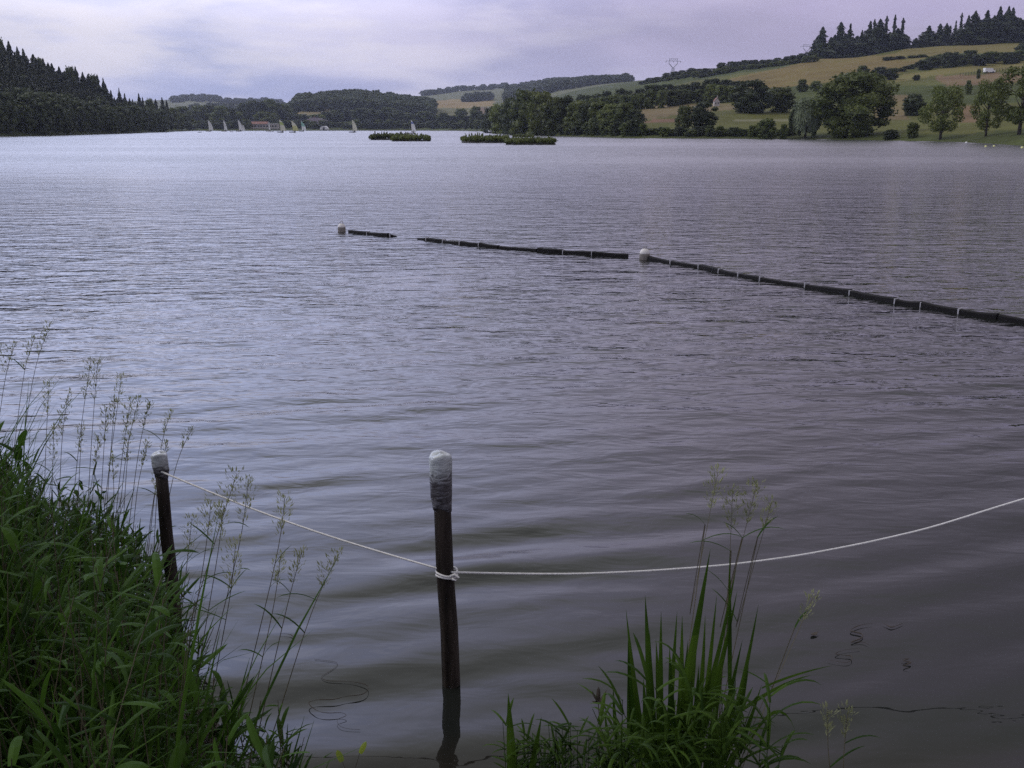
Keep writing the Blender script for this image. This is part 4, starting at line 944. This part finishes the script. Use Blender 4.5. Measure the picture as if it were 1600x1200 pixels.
# dense leafy mass on the left bank
def veg_top(px):   # row of the outline in the photograph
    return np.interp(px, [-400, 0, 30, 60, 90, 150, 200, 250, 285, 300, 330, 400, 480, 520], [440, 572, 605, 685, 735, 740, 775, 835, 880, 990, 1050, 1095, 1120, 1230])
leaves = []; stalks = []; q = random.Random(21); cnt = 0; tries = 0
while cnt < 1350 and tries < 60000:
    tries += 1
    x = q.uniform(-4.6, -0.55); y = q.uniform(1.75, 5.9); z0 = bank_z(x, y)
    if z0 < -0.30: continue
    px, py = toimg(x, y, z0)
    if px < -520: continue
    # how tall may it grow so its tip stays under the outline
    ztop = zray(veg_top(px) + q.uniform(-8, 90) * (1 if q.random() < .8 else -.4), y)
    h = min(1.05, ztop - z0)
    if h < 0.07: continue
    h *= q.uniform(.6, 1.05) * (0.80 + 0.22 * math.sin(x * 6 + 1.5 * math.sin(y * 5)) * math.sin(y * 5.5 + x * 2)); cnt += 1
    az = q.random() * 6.283; ln = q.uniform(.05, .28) * h; n = 6; pts = []
    for i in range(n + 1):
        t_ = i / n; pts.append((x + math.cos(az) * ln * t_ ** 1.6, y + math.sin(az) * ln * t_ ** 1.6, z0 - .02 + h * t_))
    stalks += stalk_quads(pts, .0028, .0013)
    kind_ = q.random()
    if kind_ < .22:      # narrow upright grass tuft
        for i in range(int(5 + h * 8)):
            hb = h * q.uniform(.5, 1.15)
            for_ = leaf_strip((x + q.uniform(-.04, .04), y + q.uniform(-.04, .04), z0), q.random() * 6.28, hb * 1.1, q.uniform(.006, .011), q.uniform(1.15, 1.5), q.uniform(.2, 1.5), q.uniform(-.3, .3), 5, .4); leaves += for_
        continue
    nl = int(5 + h * 15); a0 = q.random() * 6.28; sz = q.choice((.65, .9, 1.15)) * (1.0 if h > .3 else .8); wk = q.choice((.6, .8, 1.1, 1.5, 2.1)); upr = q.uniform(.3, .9)
    for i in range(nl):
        t_ = .12 + .88 * (i + .5) / nl; k = t_ * n; j = min(n - 1, int(k)); f = k - j
        b = [pts[j][c] + (pts[j + 1][c] - pts[j][c]) * f for c in range(3)]; a0 += 2.4 + q.uniform(-.5, .5)
        leaves += leaf_strip(b, a0, sz * q.uniform(.10, .21) * (1.15 - .45 * t_), wk * sz * q.uniform(.010, .018), upr + q.uniform(-.3, .5), q.uniform(.2, 1.5), q.uniform(-.6, .6), 5)
o = build_quads('bank_vegetation', leaves, M['leaf']); tag(o, 'dense tangle of long dark green leaves covering the left bank', None, None, 'stuff')
for i in range(70):
    x = q.uniform(-2.6, -.8); y = q.uniform(2.1, 4.6); z0 = bank_z(x, y); px, py = toimg(x, y, z0)
    ztop = zray(veg_top(px) + 30, y)
    if z0 < -.2 or ztop - z0 < .15: continue
    h = min(.6, ztop - z0); az = q.random() * 6.28; stalks += stalk_quads([(x, y, z0), (x + .03 * math.cos(az), y + .03 * math.sin(az), z0 + h * .5), (x + .12 * math.cos(az), y + .12 * math.sin(az), z0 + h)], .003, .0015)
o = build_quads('bank_stems', stalks, M['stem']); tag(o, 'thin stems under the tangled leaves of the left bank', None, None, 'stuff')

# flowering grasses, each its own thing
def flowering(tip, mids, base, Yt, Yb, label, seed, group, headpx=60, nleaf=1, loose=1.0):
    q = random.Random(seed); T = P(tip[0], tip[1], Yt); 
    zb = None; B = P(base[0], base[1], Yb); B.z = max(B.z, -0.02); root = empty('flowering_grass', (B.x, B.y, B.z)); off = B
    ctrl = [B] + [P(mx_, my_, Yb + (Yt - Yb) * k) for mx_, my_, k in mids] + [T]; pts = []
    m = len(ctrl) - 1
    for i in range(m * 6 + 1):
        t_ = i / 6; j = min(m - 1, int(t_)); f = t_ - j; p0 = ctrl[max(0, j - 1)]; p1 = ctrl[j]; p2 = ctrl[j + 1]; p3 = ctrl[min(m, j + 2)]
        p = 0.5 * ((2 * p1) + (p2 - p0) * f + (2 * p0 - 5 * p1 + 4 * p2 - p3) * f * f + (3 * p1 - p0 - 3 * p2 + p3) * f ** 3); pts.append(p - off)
    build_quads('stem', stalk_quads(pts, .0022, .0012), M['stem'], root)
    # panicle along the top
    hl = headpx * (Yt / FP) * 1.05; head = []; n = int(50 * headpx / 60)
    u = (pts[-1] - pts[-3]).normalized()
    for i in range(n):
        t_ = i / n; c = pts[-1] - u * hl * (1 - t_); spread = hl * .24 * loose * math.sin(math.pi * min(1, .18 + .72 * (1 - t_))) * q.random() ** .6
        a = q.random() * 6.28; sd_ = Vector((math.cos(a), math.sin(a), .9)).normalized(); e = c + sd_ * spread
        if q.random() < .5: head += stalk_quads([c, e], .0005, .0004)
        for k in range(2):
            ee = e + Vector((q.uniform(-1, 1), q.uniform(-1, 1), q.uniform(-1, 1))) * .006
            head += leaf_strip(ee, a + q.uniform(-.6, .6), q.uniform(.011, .021), q.uniform(.0028, .0048), q.uniform(.6, 1.4), .2, 0, 2, .5)
    build_quads('seed_head', head, M['seed'], root)
    for i in range(nleaf):
        p = pts[int(len(pts) * q.uniform(.3, .62))]; lf = leaf_strip(p, q.choice((0.1, 3.0)) + q.uniform(-.5, .5), q.uniform(.09, .17), .008, q.uniform(.5, 1.1), q.uniform(.5, 1.5), 0, 6)
        build_quads('leaf', lf, M['leaf'], root)
    return tag(root, label, 'grass', group, 'thing')
ga = 'flowering grasses rising from the left bank'
WORD = 'first second third fourth fifth sixth seventh eighth ninth tenth eleventh twelfth thirteenth fourteenth fifteenth sixteenth seventeenth eighteenth nineteenth twentieth twenty-first twenty-second twenty-third twenty-fourth twenty-fifth'.split()
GL = [79, 54, 24, 2, 77, 142, 153, 190, 107, 180, 205, 217, 235, 268, 301, 84, 154, 166, 232, 262, 202, 128, 175, 248]
for i, (tp, md, bs, Y0, hp) in enumerate([
    ((79, 505), [(50, 600, .6)], (22, 840), 5.5, 52), ((54, 527), [(35, 600, .7)], (10, 840), 5.5, 50), ((24, 536), [(5, 610, .7)], (-25, 840), 5.3, 48), ((2, 540), [(-12, 620, .7)], (-40, 840), 5.3, 48),
    ((77, 595), [(72, 690, .5)], (66, 870), 5.1, 52), ((142, 563), [(124, 690, .5)], (105, 880), 5.0, 60), ((153, 563), [(143, 690, .5)], (132, 880), 4.95, 60), ((190, 587), [(172, 720, .5)], (152, 890), 4.9, 48),
    ((107, 614), [(96, 700, .6)], (90, 880), 5.0, 66), ((180, 622), [(172, 720, .6)], (160, 890), 4.85, 44), ((205, 622), [(190, 720, .6)], (172, 900), 4.8, 58), ((217, 622), [(196, 720, .6)], (178, 900), 4.8, 44),
    ((235, 626), [(216, 710, .6)], (192, 900), 4.8, 46), ((268, 643), [(250, 710, .7)], (225, 920), 4.7, 36), ((301, 668), [(272, 740, .7)], (240, 930), 4.7, 36), ((84, 667), [(82, 740, .6)], (75, 900), 4.8, 56),
    ((154, 680), [(146, 760, .6)], (136, 900), 4.7, 46), ((166, 636), [(160, 740, .6)], (150, 900), 4.75, 56), ((232, 690), [(214, 770, .6)], (200, 930), 4.5, 42), ((262, 690), [(240, 780, .6)], (220, 940), 4.5, 36),
    ((202, 676), [(196, 760, .6)], (186, 930), 4.5, 48), ((128, 665), [(124, 740, .6)], (116, 900), 4.8, 44), ((175, 712), [(178, 780, .6)], (176, 940), 4.4, 40), ((248, 735), [(244, 790, .6)], (236, 950), 4.3, 40)]):
    lab = {0: 'tallest flowering grass leaning right at the far left of the bank', 14: 'flowering grass leaning farthest right just above the shorter post', 5: 'left of two high twin seed heads over the bank'}.get(i, WORD[sum(1 for q_ in GL if q_ < tp[0])] + ' seed head from the left in the flowering stand above the left bank')
    flowering(tp, md, bs, Y0, Y0 - .15, lab, 200 + i, None if i in (0, 14, 5) else ga, hp, 1 if i % 2 else 0)
gb = 'loose flowering grasses between the two posts'; GM = [370, 388, 445, 530, 472, 368, 330, 300, 438, 350]
for i, (tp, md, bs, Y0, hp) in enumerate([((370, 740), [(335, 850, .6)], (262, 1110), 3.75, 78), ((388, 752), [(372, 860, .6)], (318, 1110), 3.8, 66), ((445, 778), [(430, 880, .65)], (372, 1190), 3.55, 60), ((530, 865), [(486, 960, .6)], (425, 1150), 3.4, 62),
    ((472, 862), [(448, 950, .6)], (398, 1170), 3.4, 52), ((368, 850), [(358, 940, .6)], (322, 1130), 3.5, 74), ((330, 782), [(318, 880, .6)], (285, 1100), 3.8, 60), ((300, 810), [(290, 900, .6)], (270, 1080), 3.8, 50), ((438, 870), [(425, 960, .6)], (380, 1160), 3.4, 44), ((350, 790), [(338, 880, .6)], (300, 1110), 3.7, 56)]):
    lab = {0: 'flowering grass with dark pointed head crossing the left rope', 3: 'flowering grass standing farthest right of the loose stand, leaning to the front post', 2: 'flowering grass whose head touches the rope between the posts'}.get(i, WORD[sum(1 for q_ in GM if q_ < tp[0])] + ' seed head from the left among the loose grasses between the posts')
    flowering(tp, md, bs, Y0, Y0 - .2, lab, 300 + i, None if i in (0, 2, 3) else gb, hp, 2, 1.5)
gc = 'flowering grasses rising from the right sedge clump'
for i, (tp, md, bs, hp, lab) in enumerate([((1122, 737), [(1102, 820, .7), (1078, 960, .35)], (1056, 1160), 62, 'leftmost flowering grass over the right clump, with a leaf pointing down left'),
    ((1145, 764), [(1142, 860, .7), (1135, 1000, .35)], (1120, 1180), 66, 'upright flowering grass in the middle of the right clump'),
    ((1183, 756), [(1160, 840, .7), (1125, 980, .35)], (1088, 1170), 66, 'flowering grass with feathery head leaning right over the sagging rope'),
    ((1206, 785), [(1184, 840, .8), (1150, 980, .4)], (1112, 1180), 48, 'shorter flowering grass at the right of the four heads over the clump'),
    ((1271, 932), [(1242, 980, .85), (1205, 1080, .4)], (1160, 1200), 44, 'bent flowering grass apart from the others on the right of the clump')]):
    flowering(tp, md, bs, 3.25, 3.0, lab, 400 + i, None, hp, 2, 1.6)
for i, (tp, bs, hp, lab) in enumerate([((1293, 1108), (1302, 1240), 44, 'small pale seed head low over the water at the bottom right, left of two'), ((1326, 1106), (1318, 1240), 48, 'small pale seed head low over the water at the bottom right, right of two')]):
    flowering(tp, [((tp[0] + bs[0]) / 2 - 3, (tp[1] + bs[1]) / 2, .5)], bs, 2.95, 2.85, lab, 450 + i, None, hp, 1, 1.6)
# two pale blossom spikes low in the left bank
for i, (tp, bs, hp, lab) in enumerate([((168, 1100), (158, 1260), 86, 'pale cream blossom spike low in the dark left bank'), ((86, 1180), (80, 1290), 40, 'small pale blossom cut by the bottom edge at the left')]):
    T = P(tp[0], tp[1], 2.45); B = P(bs[0], bs[1], 2.35); root = empty('blossom_spike', B); hl = hp / FP * 2.7; fl = []; q = random.Random(600 + i)
    build_quads('stem', stalk_quads([Vector((0, 0, -.1)), (T - B) * .5, T - B], .0022, .0014), M['stem'], root); u = (T - B).normalized()
    for k in range(150):
        t_ = q.random(); c = (T - B) - u * hl * t_; a = q.random() * 6.28; rr_ = .017 * (0.5 + .7 * math.sin(math.pi * (0.15 + t_ * .8)))
        fl += leaf_strip(c + Vector((math.cos(a), math.sin(a), q.uniform(-.3, .6))) * rr_ * q.random(), a, .010, .006, q.uniform(-.2, .9), .4, 0, 2, .3)
    build_quads('blossom', fl, M['cream'], root); tag(root, lab, 'flower')

# right sedge clump: stiff upright blades as in the photo
def blade(tip, base, Yb, wpx, mt_list, bend=0.0, Yt=None):
    T = P(tip[0], tip[1], Yt or Yb + .05); B = P(base[0], base[1], Yb); n = 8; w0 = 1.45 * wpx / FP * Yb; C = []; 
    for i in range(n + 1):
        t_ = i / n; p = B.lerp(T, t_); p.x += bend * math.sin(math.pi * t_); w_ = w0 * .5 * (min(1, .75 + t_ * 1.2) * (1 - t_ ** 2.2)) + .0003; C.append((p, w_))
    s = Vector((.94, .25, 0)).normalized()
    for i in range(n):
        (a, wa), (b, wb) = C[i], C[i + 1]; f = Vector((0, -.3, 0))
        mt_list += [np.array(x) for x in (a, a + s * wa + f * wa, b + s * wb + f * wb, b, a, b, b - s * wb + f * wb, a - s * wa + f * wa)]
bl = []
for tp, bs, wd, bd in [((1110, 858), (1048, 1190), 15, .0), ((1152, 923), (1078, 1190), 11, .01), ((1150, 890), (1070, 1190), 9, .012), ((1008, 930), (1022, 1190), 13, 0), ((1033, 955), (1030, 1190), 10, 0), ((1058, 955), (1040, 1190), 9, 0), ((1066, 962), (1062, 1190), 11, 0), ((978, 952), (1012, 1190), 8, -.005), ((982, 980), (1000, 1190), 11, -.01), ((981, 1042), (985, 1200), 8, 0), ((958, 1072), (976, 1200), 8, -.01), ((1140, 865), (1140, 1060), 6, 0), ((1185, 945), (1120, 1200), 9, .01), ((1120, 930), (1090, 1200), 9, .0), ((1090, 985), (1066, 1200), 10, .0), ((1160, 1000), (1110, 1200), 10, .0), ((1046, 1010), (1052, 1200), 12, 0), ((1005, 1060), (1015, 1200), 12, 0), ((1092, 1040), (1080, 1200), 12, 0), ((1130, 1030), (1100, 1210), 12, 0), ((1025, 1000), (1035, 1190), 11, 0), ((1075, 1000), (1058, 1190), 10, 0), ((1102, 960), (1078, 1190), 9, .01), ((1170, 1040), (1120, 1200), 9, .015), ((945, 1110), (968, 1205), 8, -.01), ((1015, 985), (1020, 1190), 9, 0), ((1060, 1080), (1060, 1200), 13, 0), ((1035, 1090), (1040, 1200), 13, 0), ((1190, 1070), (1130, 1200), 9, .01), ((1150, 1060), (1112, 1205), 11, .01)]:
    blade(tp, (bs[0], bs[1] + 15), 2.96 + rnd.uniform(-.05, .05), wd, bl, bd)
base_p = Vector((xray(1060, 2.95, 0), 2.95, 0))
root = empty('sedge_clump', base_p)
o = build_quads('blade', [Vector(x) - base_p for x in bl], M['leaf2'], root); o.name = 'upright_blades'
lf = []; q = random.Random(77)
for i in range(44):
    px = q.gauss(1095, 75); Y_ = q.uniform(2.72, 3.02); b = P(px, 1215, Y_); b.z = max(b.z, bank_z(b.x, b.y))
    hgt = max(.05, zray(q.uniform(1035, 1175) + abs(px - 1090) * .25, Y_) - b.z)
    st = [b - base_p]; az = q.random() * 6.28; l = hgt * q.uniform(.1, .4)
    for k in range(1, 5): st.append(st[0] + Vector((math.cos(az) * l * (k / 4) ** 1.5, math.sin(az) * l * (k / 4) ** 1.5, hgt * k / 4)))
    stq = stalk_quads(st, .0022, .0012)
    lf += stq
    for k in range(int(4 + hgt * 10)):
        t_ = .3 + .7 * q.random(); j = min(3, int(t_ * 4)); p = st[j].lerp(st[j + 1], t_ * 4 - j)
        lf += leaf_strip(p, q.random() * 6.28, q.uniform(.09, .2), q.uniform(.008, .014), q.uniform(.3, 1.2), q.uniform(.8, 2.4), q.uniform(-.4, .4), 6)
build_quads('arching_leaves', lf, M['leaf2'], root)
tag(root, 'lush sedge clump with tall pointed blades at the bottom right of the front post', 'sedge')
# long leaves reaching to the right
root = empty('reed_shoot', P(1180, 1200, 2.9)); off = root.location.copy()
for tp, md, bs, wd in [((1243, 1142), (1215, 1075), (1160, 1180), 9), ((1268, 1055), (1215, 1075), (1130, 1130), 9), ((1300, 1040), (1240, 1062), (1190, 1075), 5)]:
    a, b, c = P(bs[0], bs[1], 2.93), P(md[0], md[1] - 10, 3.0), P(tp[0], tp[1], 3.02); n = 8; w0 = wd / FP * 3
    pr0 = None; lf = []
    for i in range(n + 1):
        t_ = i / n; p = a * (1 - t_) ** 2 + b * 2 * t_ * (1 - t_) + c * t_ * t_; w_ = w0 * .5 * (1 - t_ ** 2) * (.5 + .5 * min(1, t_ * 4)) + .0003
        if pr0: lf += [pr0[0] - off, pr0[0] - off + Vector((0, 0, pr0[1])), p - off + Vector((0, 0, w_)), p - off, pr0[0] - off, p - off, p - off - Vector((0, .3 * w_, w_)), pr0[0] - off - Vector((0, .3 * pr0[1], pr0[1]))]
        pr0 = (p, w_)
    build_quads('leaf', lf, M['leaf2'], root)
build_quads('stem', stalk_quads([P(1150, 1215, 2.9) - off, P(1170, 1150, 2.95) - off, P(1205, 1065, 3.0) - off], .002, .001), M['stem'], root)
tag(root, 'reed shoot with long drooping leaves reaching right from the sedge clump', 'reed')
# low plants between the post and the clump
lf = []; q = random.Random(5)
root = empty('low_herb', P(880, 1215, 2.85)); off = root.location.copy()
for i in range(60):
    px = q.uniform(790, 985); b = P(px, 1225, 2.84); h = max(.03, zray(q.uniform(1125, 1195), 2.84) - b.z); p0 = b - off
    lf += stalk_quads([p0, p0 + Vector((q.uniform(-.02, .02), 0, h))], .0016, .001)
    for k in range(5):
        lf += leaf_strip(p0 + Vector((0, 0, h * q.uniform(.3, 1))), q.random() * 6.28, q.uniform(.05, .11), q.uniform(.006, .010), q.uniform(0, 1), q.uniform(.5, 2), 0, 5)
build_quads('leaves', lf, M['leaf2'], root)
tag(root, 'low tangled herb along the bottom edge left of the sedge clump', 'plant')
for i, (tp, bs, wd, lab) in enumerate([((794, 1083), (802, 1225), 13, 'single broad pointed blade at the bottom edge right of the front post'), ((846, 1120), (826, 1225), 9, 'narrow leaning blade close right of the single broad one')]):
    bl = []; B = P(bs[0], bs[1], 2.8); blade(tp, bs, 2.8, wd, bl); root = empty('sedge_shoot', B); build_quads('blade', [Vector(x) - B for x in bl], M['leaf2'], root); tag(root, lab, 'reed')
# dried iris head
bl = []; B = P(935, 1215, 2.9); root = empty('dried_flower', B); build_quads('stem', stalk_quads([Vector((0, 0, 0)), P(938, 1140, 2.92) - B, P(935, 1100, 2.92) - B], .0026, .0018), M['stem'], root)
pc = P(935, 1090, 2.92) - B; hd = []
for a, l, e in ((2.9, .045, 1.1), (.2, .05, 1.0), (1.5, .05, 1.3), (4.4, .04, .7), (3.6, .03, .4)): hd += leaf_strip(pc + Vector((0, 0, -.015)), a, l, .014, e, .2, 0, 4, .6)
build_quads('seed_pod', hd, M['bark'], root); tag(root, 'dark dried flower head on a short stem left of the sedge clump', 'flower')
# yellow green leaves at the bottom edge
for i, (px, py, k, lab) in enumerate([((535), 1178, 1.0, 'left of two yellow green leaves poking up at the bottom edge'), (562, 1165, 1.0, 'right and higher of two yellow green leaves at the bottom edge')]):
    B = P(548, 1225, 2.75); root = empty('young_shoot', B); T = P(px, py + 12, 2.75) - B
    build_quads('stem', stalk_quads([Vector((0, 0, 0)), T], .0014, .001), M['stem'], root)
    build_quads('leaf', leaf_strip(T, 2.3 if i == 0 else .9, .042, .022, .9, .5, 0, 6, .3), M['yellowleaf'], root); tag(root, lab, 'plant')
# drifting leaf
c = G(1272, 991, .006); root = empty('floating_leaf', c, .5)
q = MB(); n = 14; top_ = [(.019 * math.cos(2 * math.pi * i / n), .011 * math.sin(2 * math.pi * i / n), .004 + .002 * math.cos(4 * math.pi * i / n)) for i in range(n)]
q.add(top_ + [(x, y, z - .002) for x, y, z in top_], [tuple(range(n)), tuple(range(n, 2 * n))[::-1]] + [(i, i + n, (i + 1) % n + n, (i + 1) % n) for i in range(n)]); q.build('blade', M['red'] if False else M['bark'], root)
q = MB(); q.tube([(.018, 0, .004), (.03, .003, .004)], .0012, 5); q.build('stalk', M['bark'], root)
tag(root, 'single dark leaf floating on the water right of the clump', 'leaf')

# dark wavy reflections on the water, modelled as thin floating tubes
def reflection_tube(pix, w0, label):
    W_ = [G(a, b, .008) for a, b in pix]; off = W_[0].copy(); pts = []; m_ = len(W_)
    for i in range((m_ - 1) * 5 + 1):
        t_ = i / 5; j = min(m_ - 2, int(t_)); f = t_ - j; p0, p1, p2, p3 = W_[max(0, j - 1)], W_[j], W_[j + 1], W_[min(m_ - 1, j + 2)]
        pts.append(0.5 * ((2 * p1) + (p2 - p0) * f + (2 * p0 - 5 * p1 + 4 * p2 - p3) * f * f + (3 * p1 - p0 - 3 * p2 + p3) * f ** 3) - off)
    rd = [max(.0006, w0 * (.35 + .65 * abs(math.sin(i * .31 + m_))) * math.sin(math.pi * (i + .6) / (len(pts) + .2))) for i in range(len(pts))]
    q = MB(); q.tube(pts, rd, 6); o = q.build('modelled_reflection', M['bark'], None, True); o.location = off; tag(o, label, 'weed', None, 'thing')  # category 'weed' here holds the modelled reflections
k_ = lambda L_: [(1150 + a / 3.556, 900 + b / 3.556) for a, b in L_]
reflection_tube(k_([(760, 262), (700, 270), (650, 290), (640, 305), (700, 322), (695, 345), (640, 368), (700, 366), (738, 380)]), .0034, 'thick dark S shaped modelled reflection on the water at the lower right')
reflection_tube(k_([(812, 260), (835, 270), (862, 283), (895, 275), (930, 260)]), .003, 'short dark hooked modelled reflection right of the thick S shaped one')
reflection_tube(k_([(690, 400), (600, 412), (552, 432), (600, 440), (640, 445), (640, 470), (600, 480), (512, 466)]), .0022, 'thin looping modelled reflection just below the thick S shaped one')
reflection_tube(k_([(920, 462), (960, 458), (930, 472), (972, 480), (930, 500), (965, 512)]), .003, 'small knotted modelled reflection at the lower right')
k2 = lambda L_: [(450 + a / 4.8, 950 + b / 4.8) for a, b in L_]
reflection_tube(k2([(200, 385), (340, 402), (372, 425), (330, 465), (252, 515), (300, 545), (450, 550), (570, 570), (603, 600), (560, 645), (440, 662), (340, 685), (210, 690), (155, 715), (220, 770), (300, 787), (400, 785), (435, 808), (370, 838), (390, 885), (450, 905), (540, 912)]), .0019, 'long winding dark modelled reflection between the left grasses and the front post')
reflection_tube(k2([(-60, 190), (0, 195), (35, 210), (30, 240), (0, 258)]), .0018, 'faint curved modelled reflection among the loose left grasses')

# ------------------------------------------------------------------ air
q = MB(); q.box((200, 2100, 98), (7000, 4700, 216)); hz_m = bpy.data.materials.new('valley haze'); hz_m.use_nodes = True; t = hz_m.node_tree; t.nodes.clear()
pv = nd(t, 'ShaderNodeVolumePrincipled'); pv.inputs['Color'].default_value = (0.72, 0.78, 1.0, 1); pv.inputs['Density'].default_value = 0.00012; pv.inputs['Anisotropy'].default_value = 0.2
om = nd(t, 'ShaderNodeOutputMaterial'); t.links.new(pv.outputs[0], om.inputs['Volume'])
o = q.build('haze', hz_m); tag(o, 'pale blue summer haze filling the valley', None, None, 'stuff')
# unused prototypes must not stay in the scene
for pr in PB + PL + PO + PS + PC + PT + [PBB, PW]:
    if not pr['used']:
        for ch in list(pr['root'].children): bpy.data.objects.remove(ch)
        bpy.data.objects.remove(pr['root'])
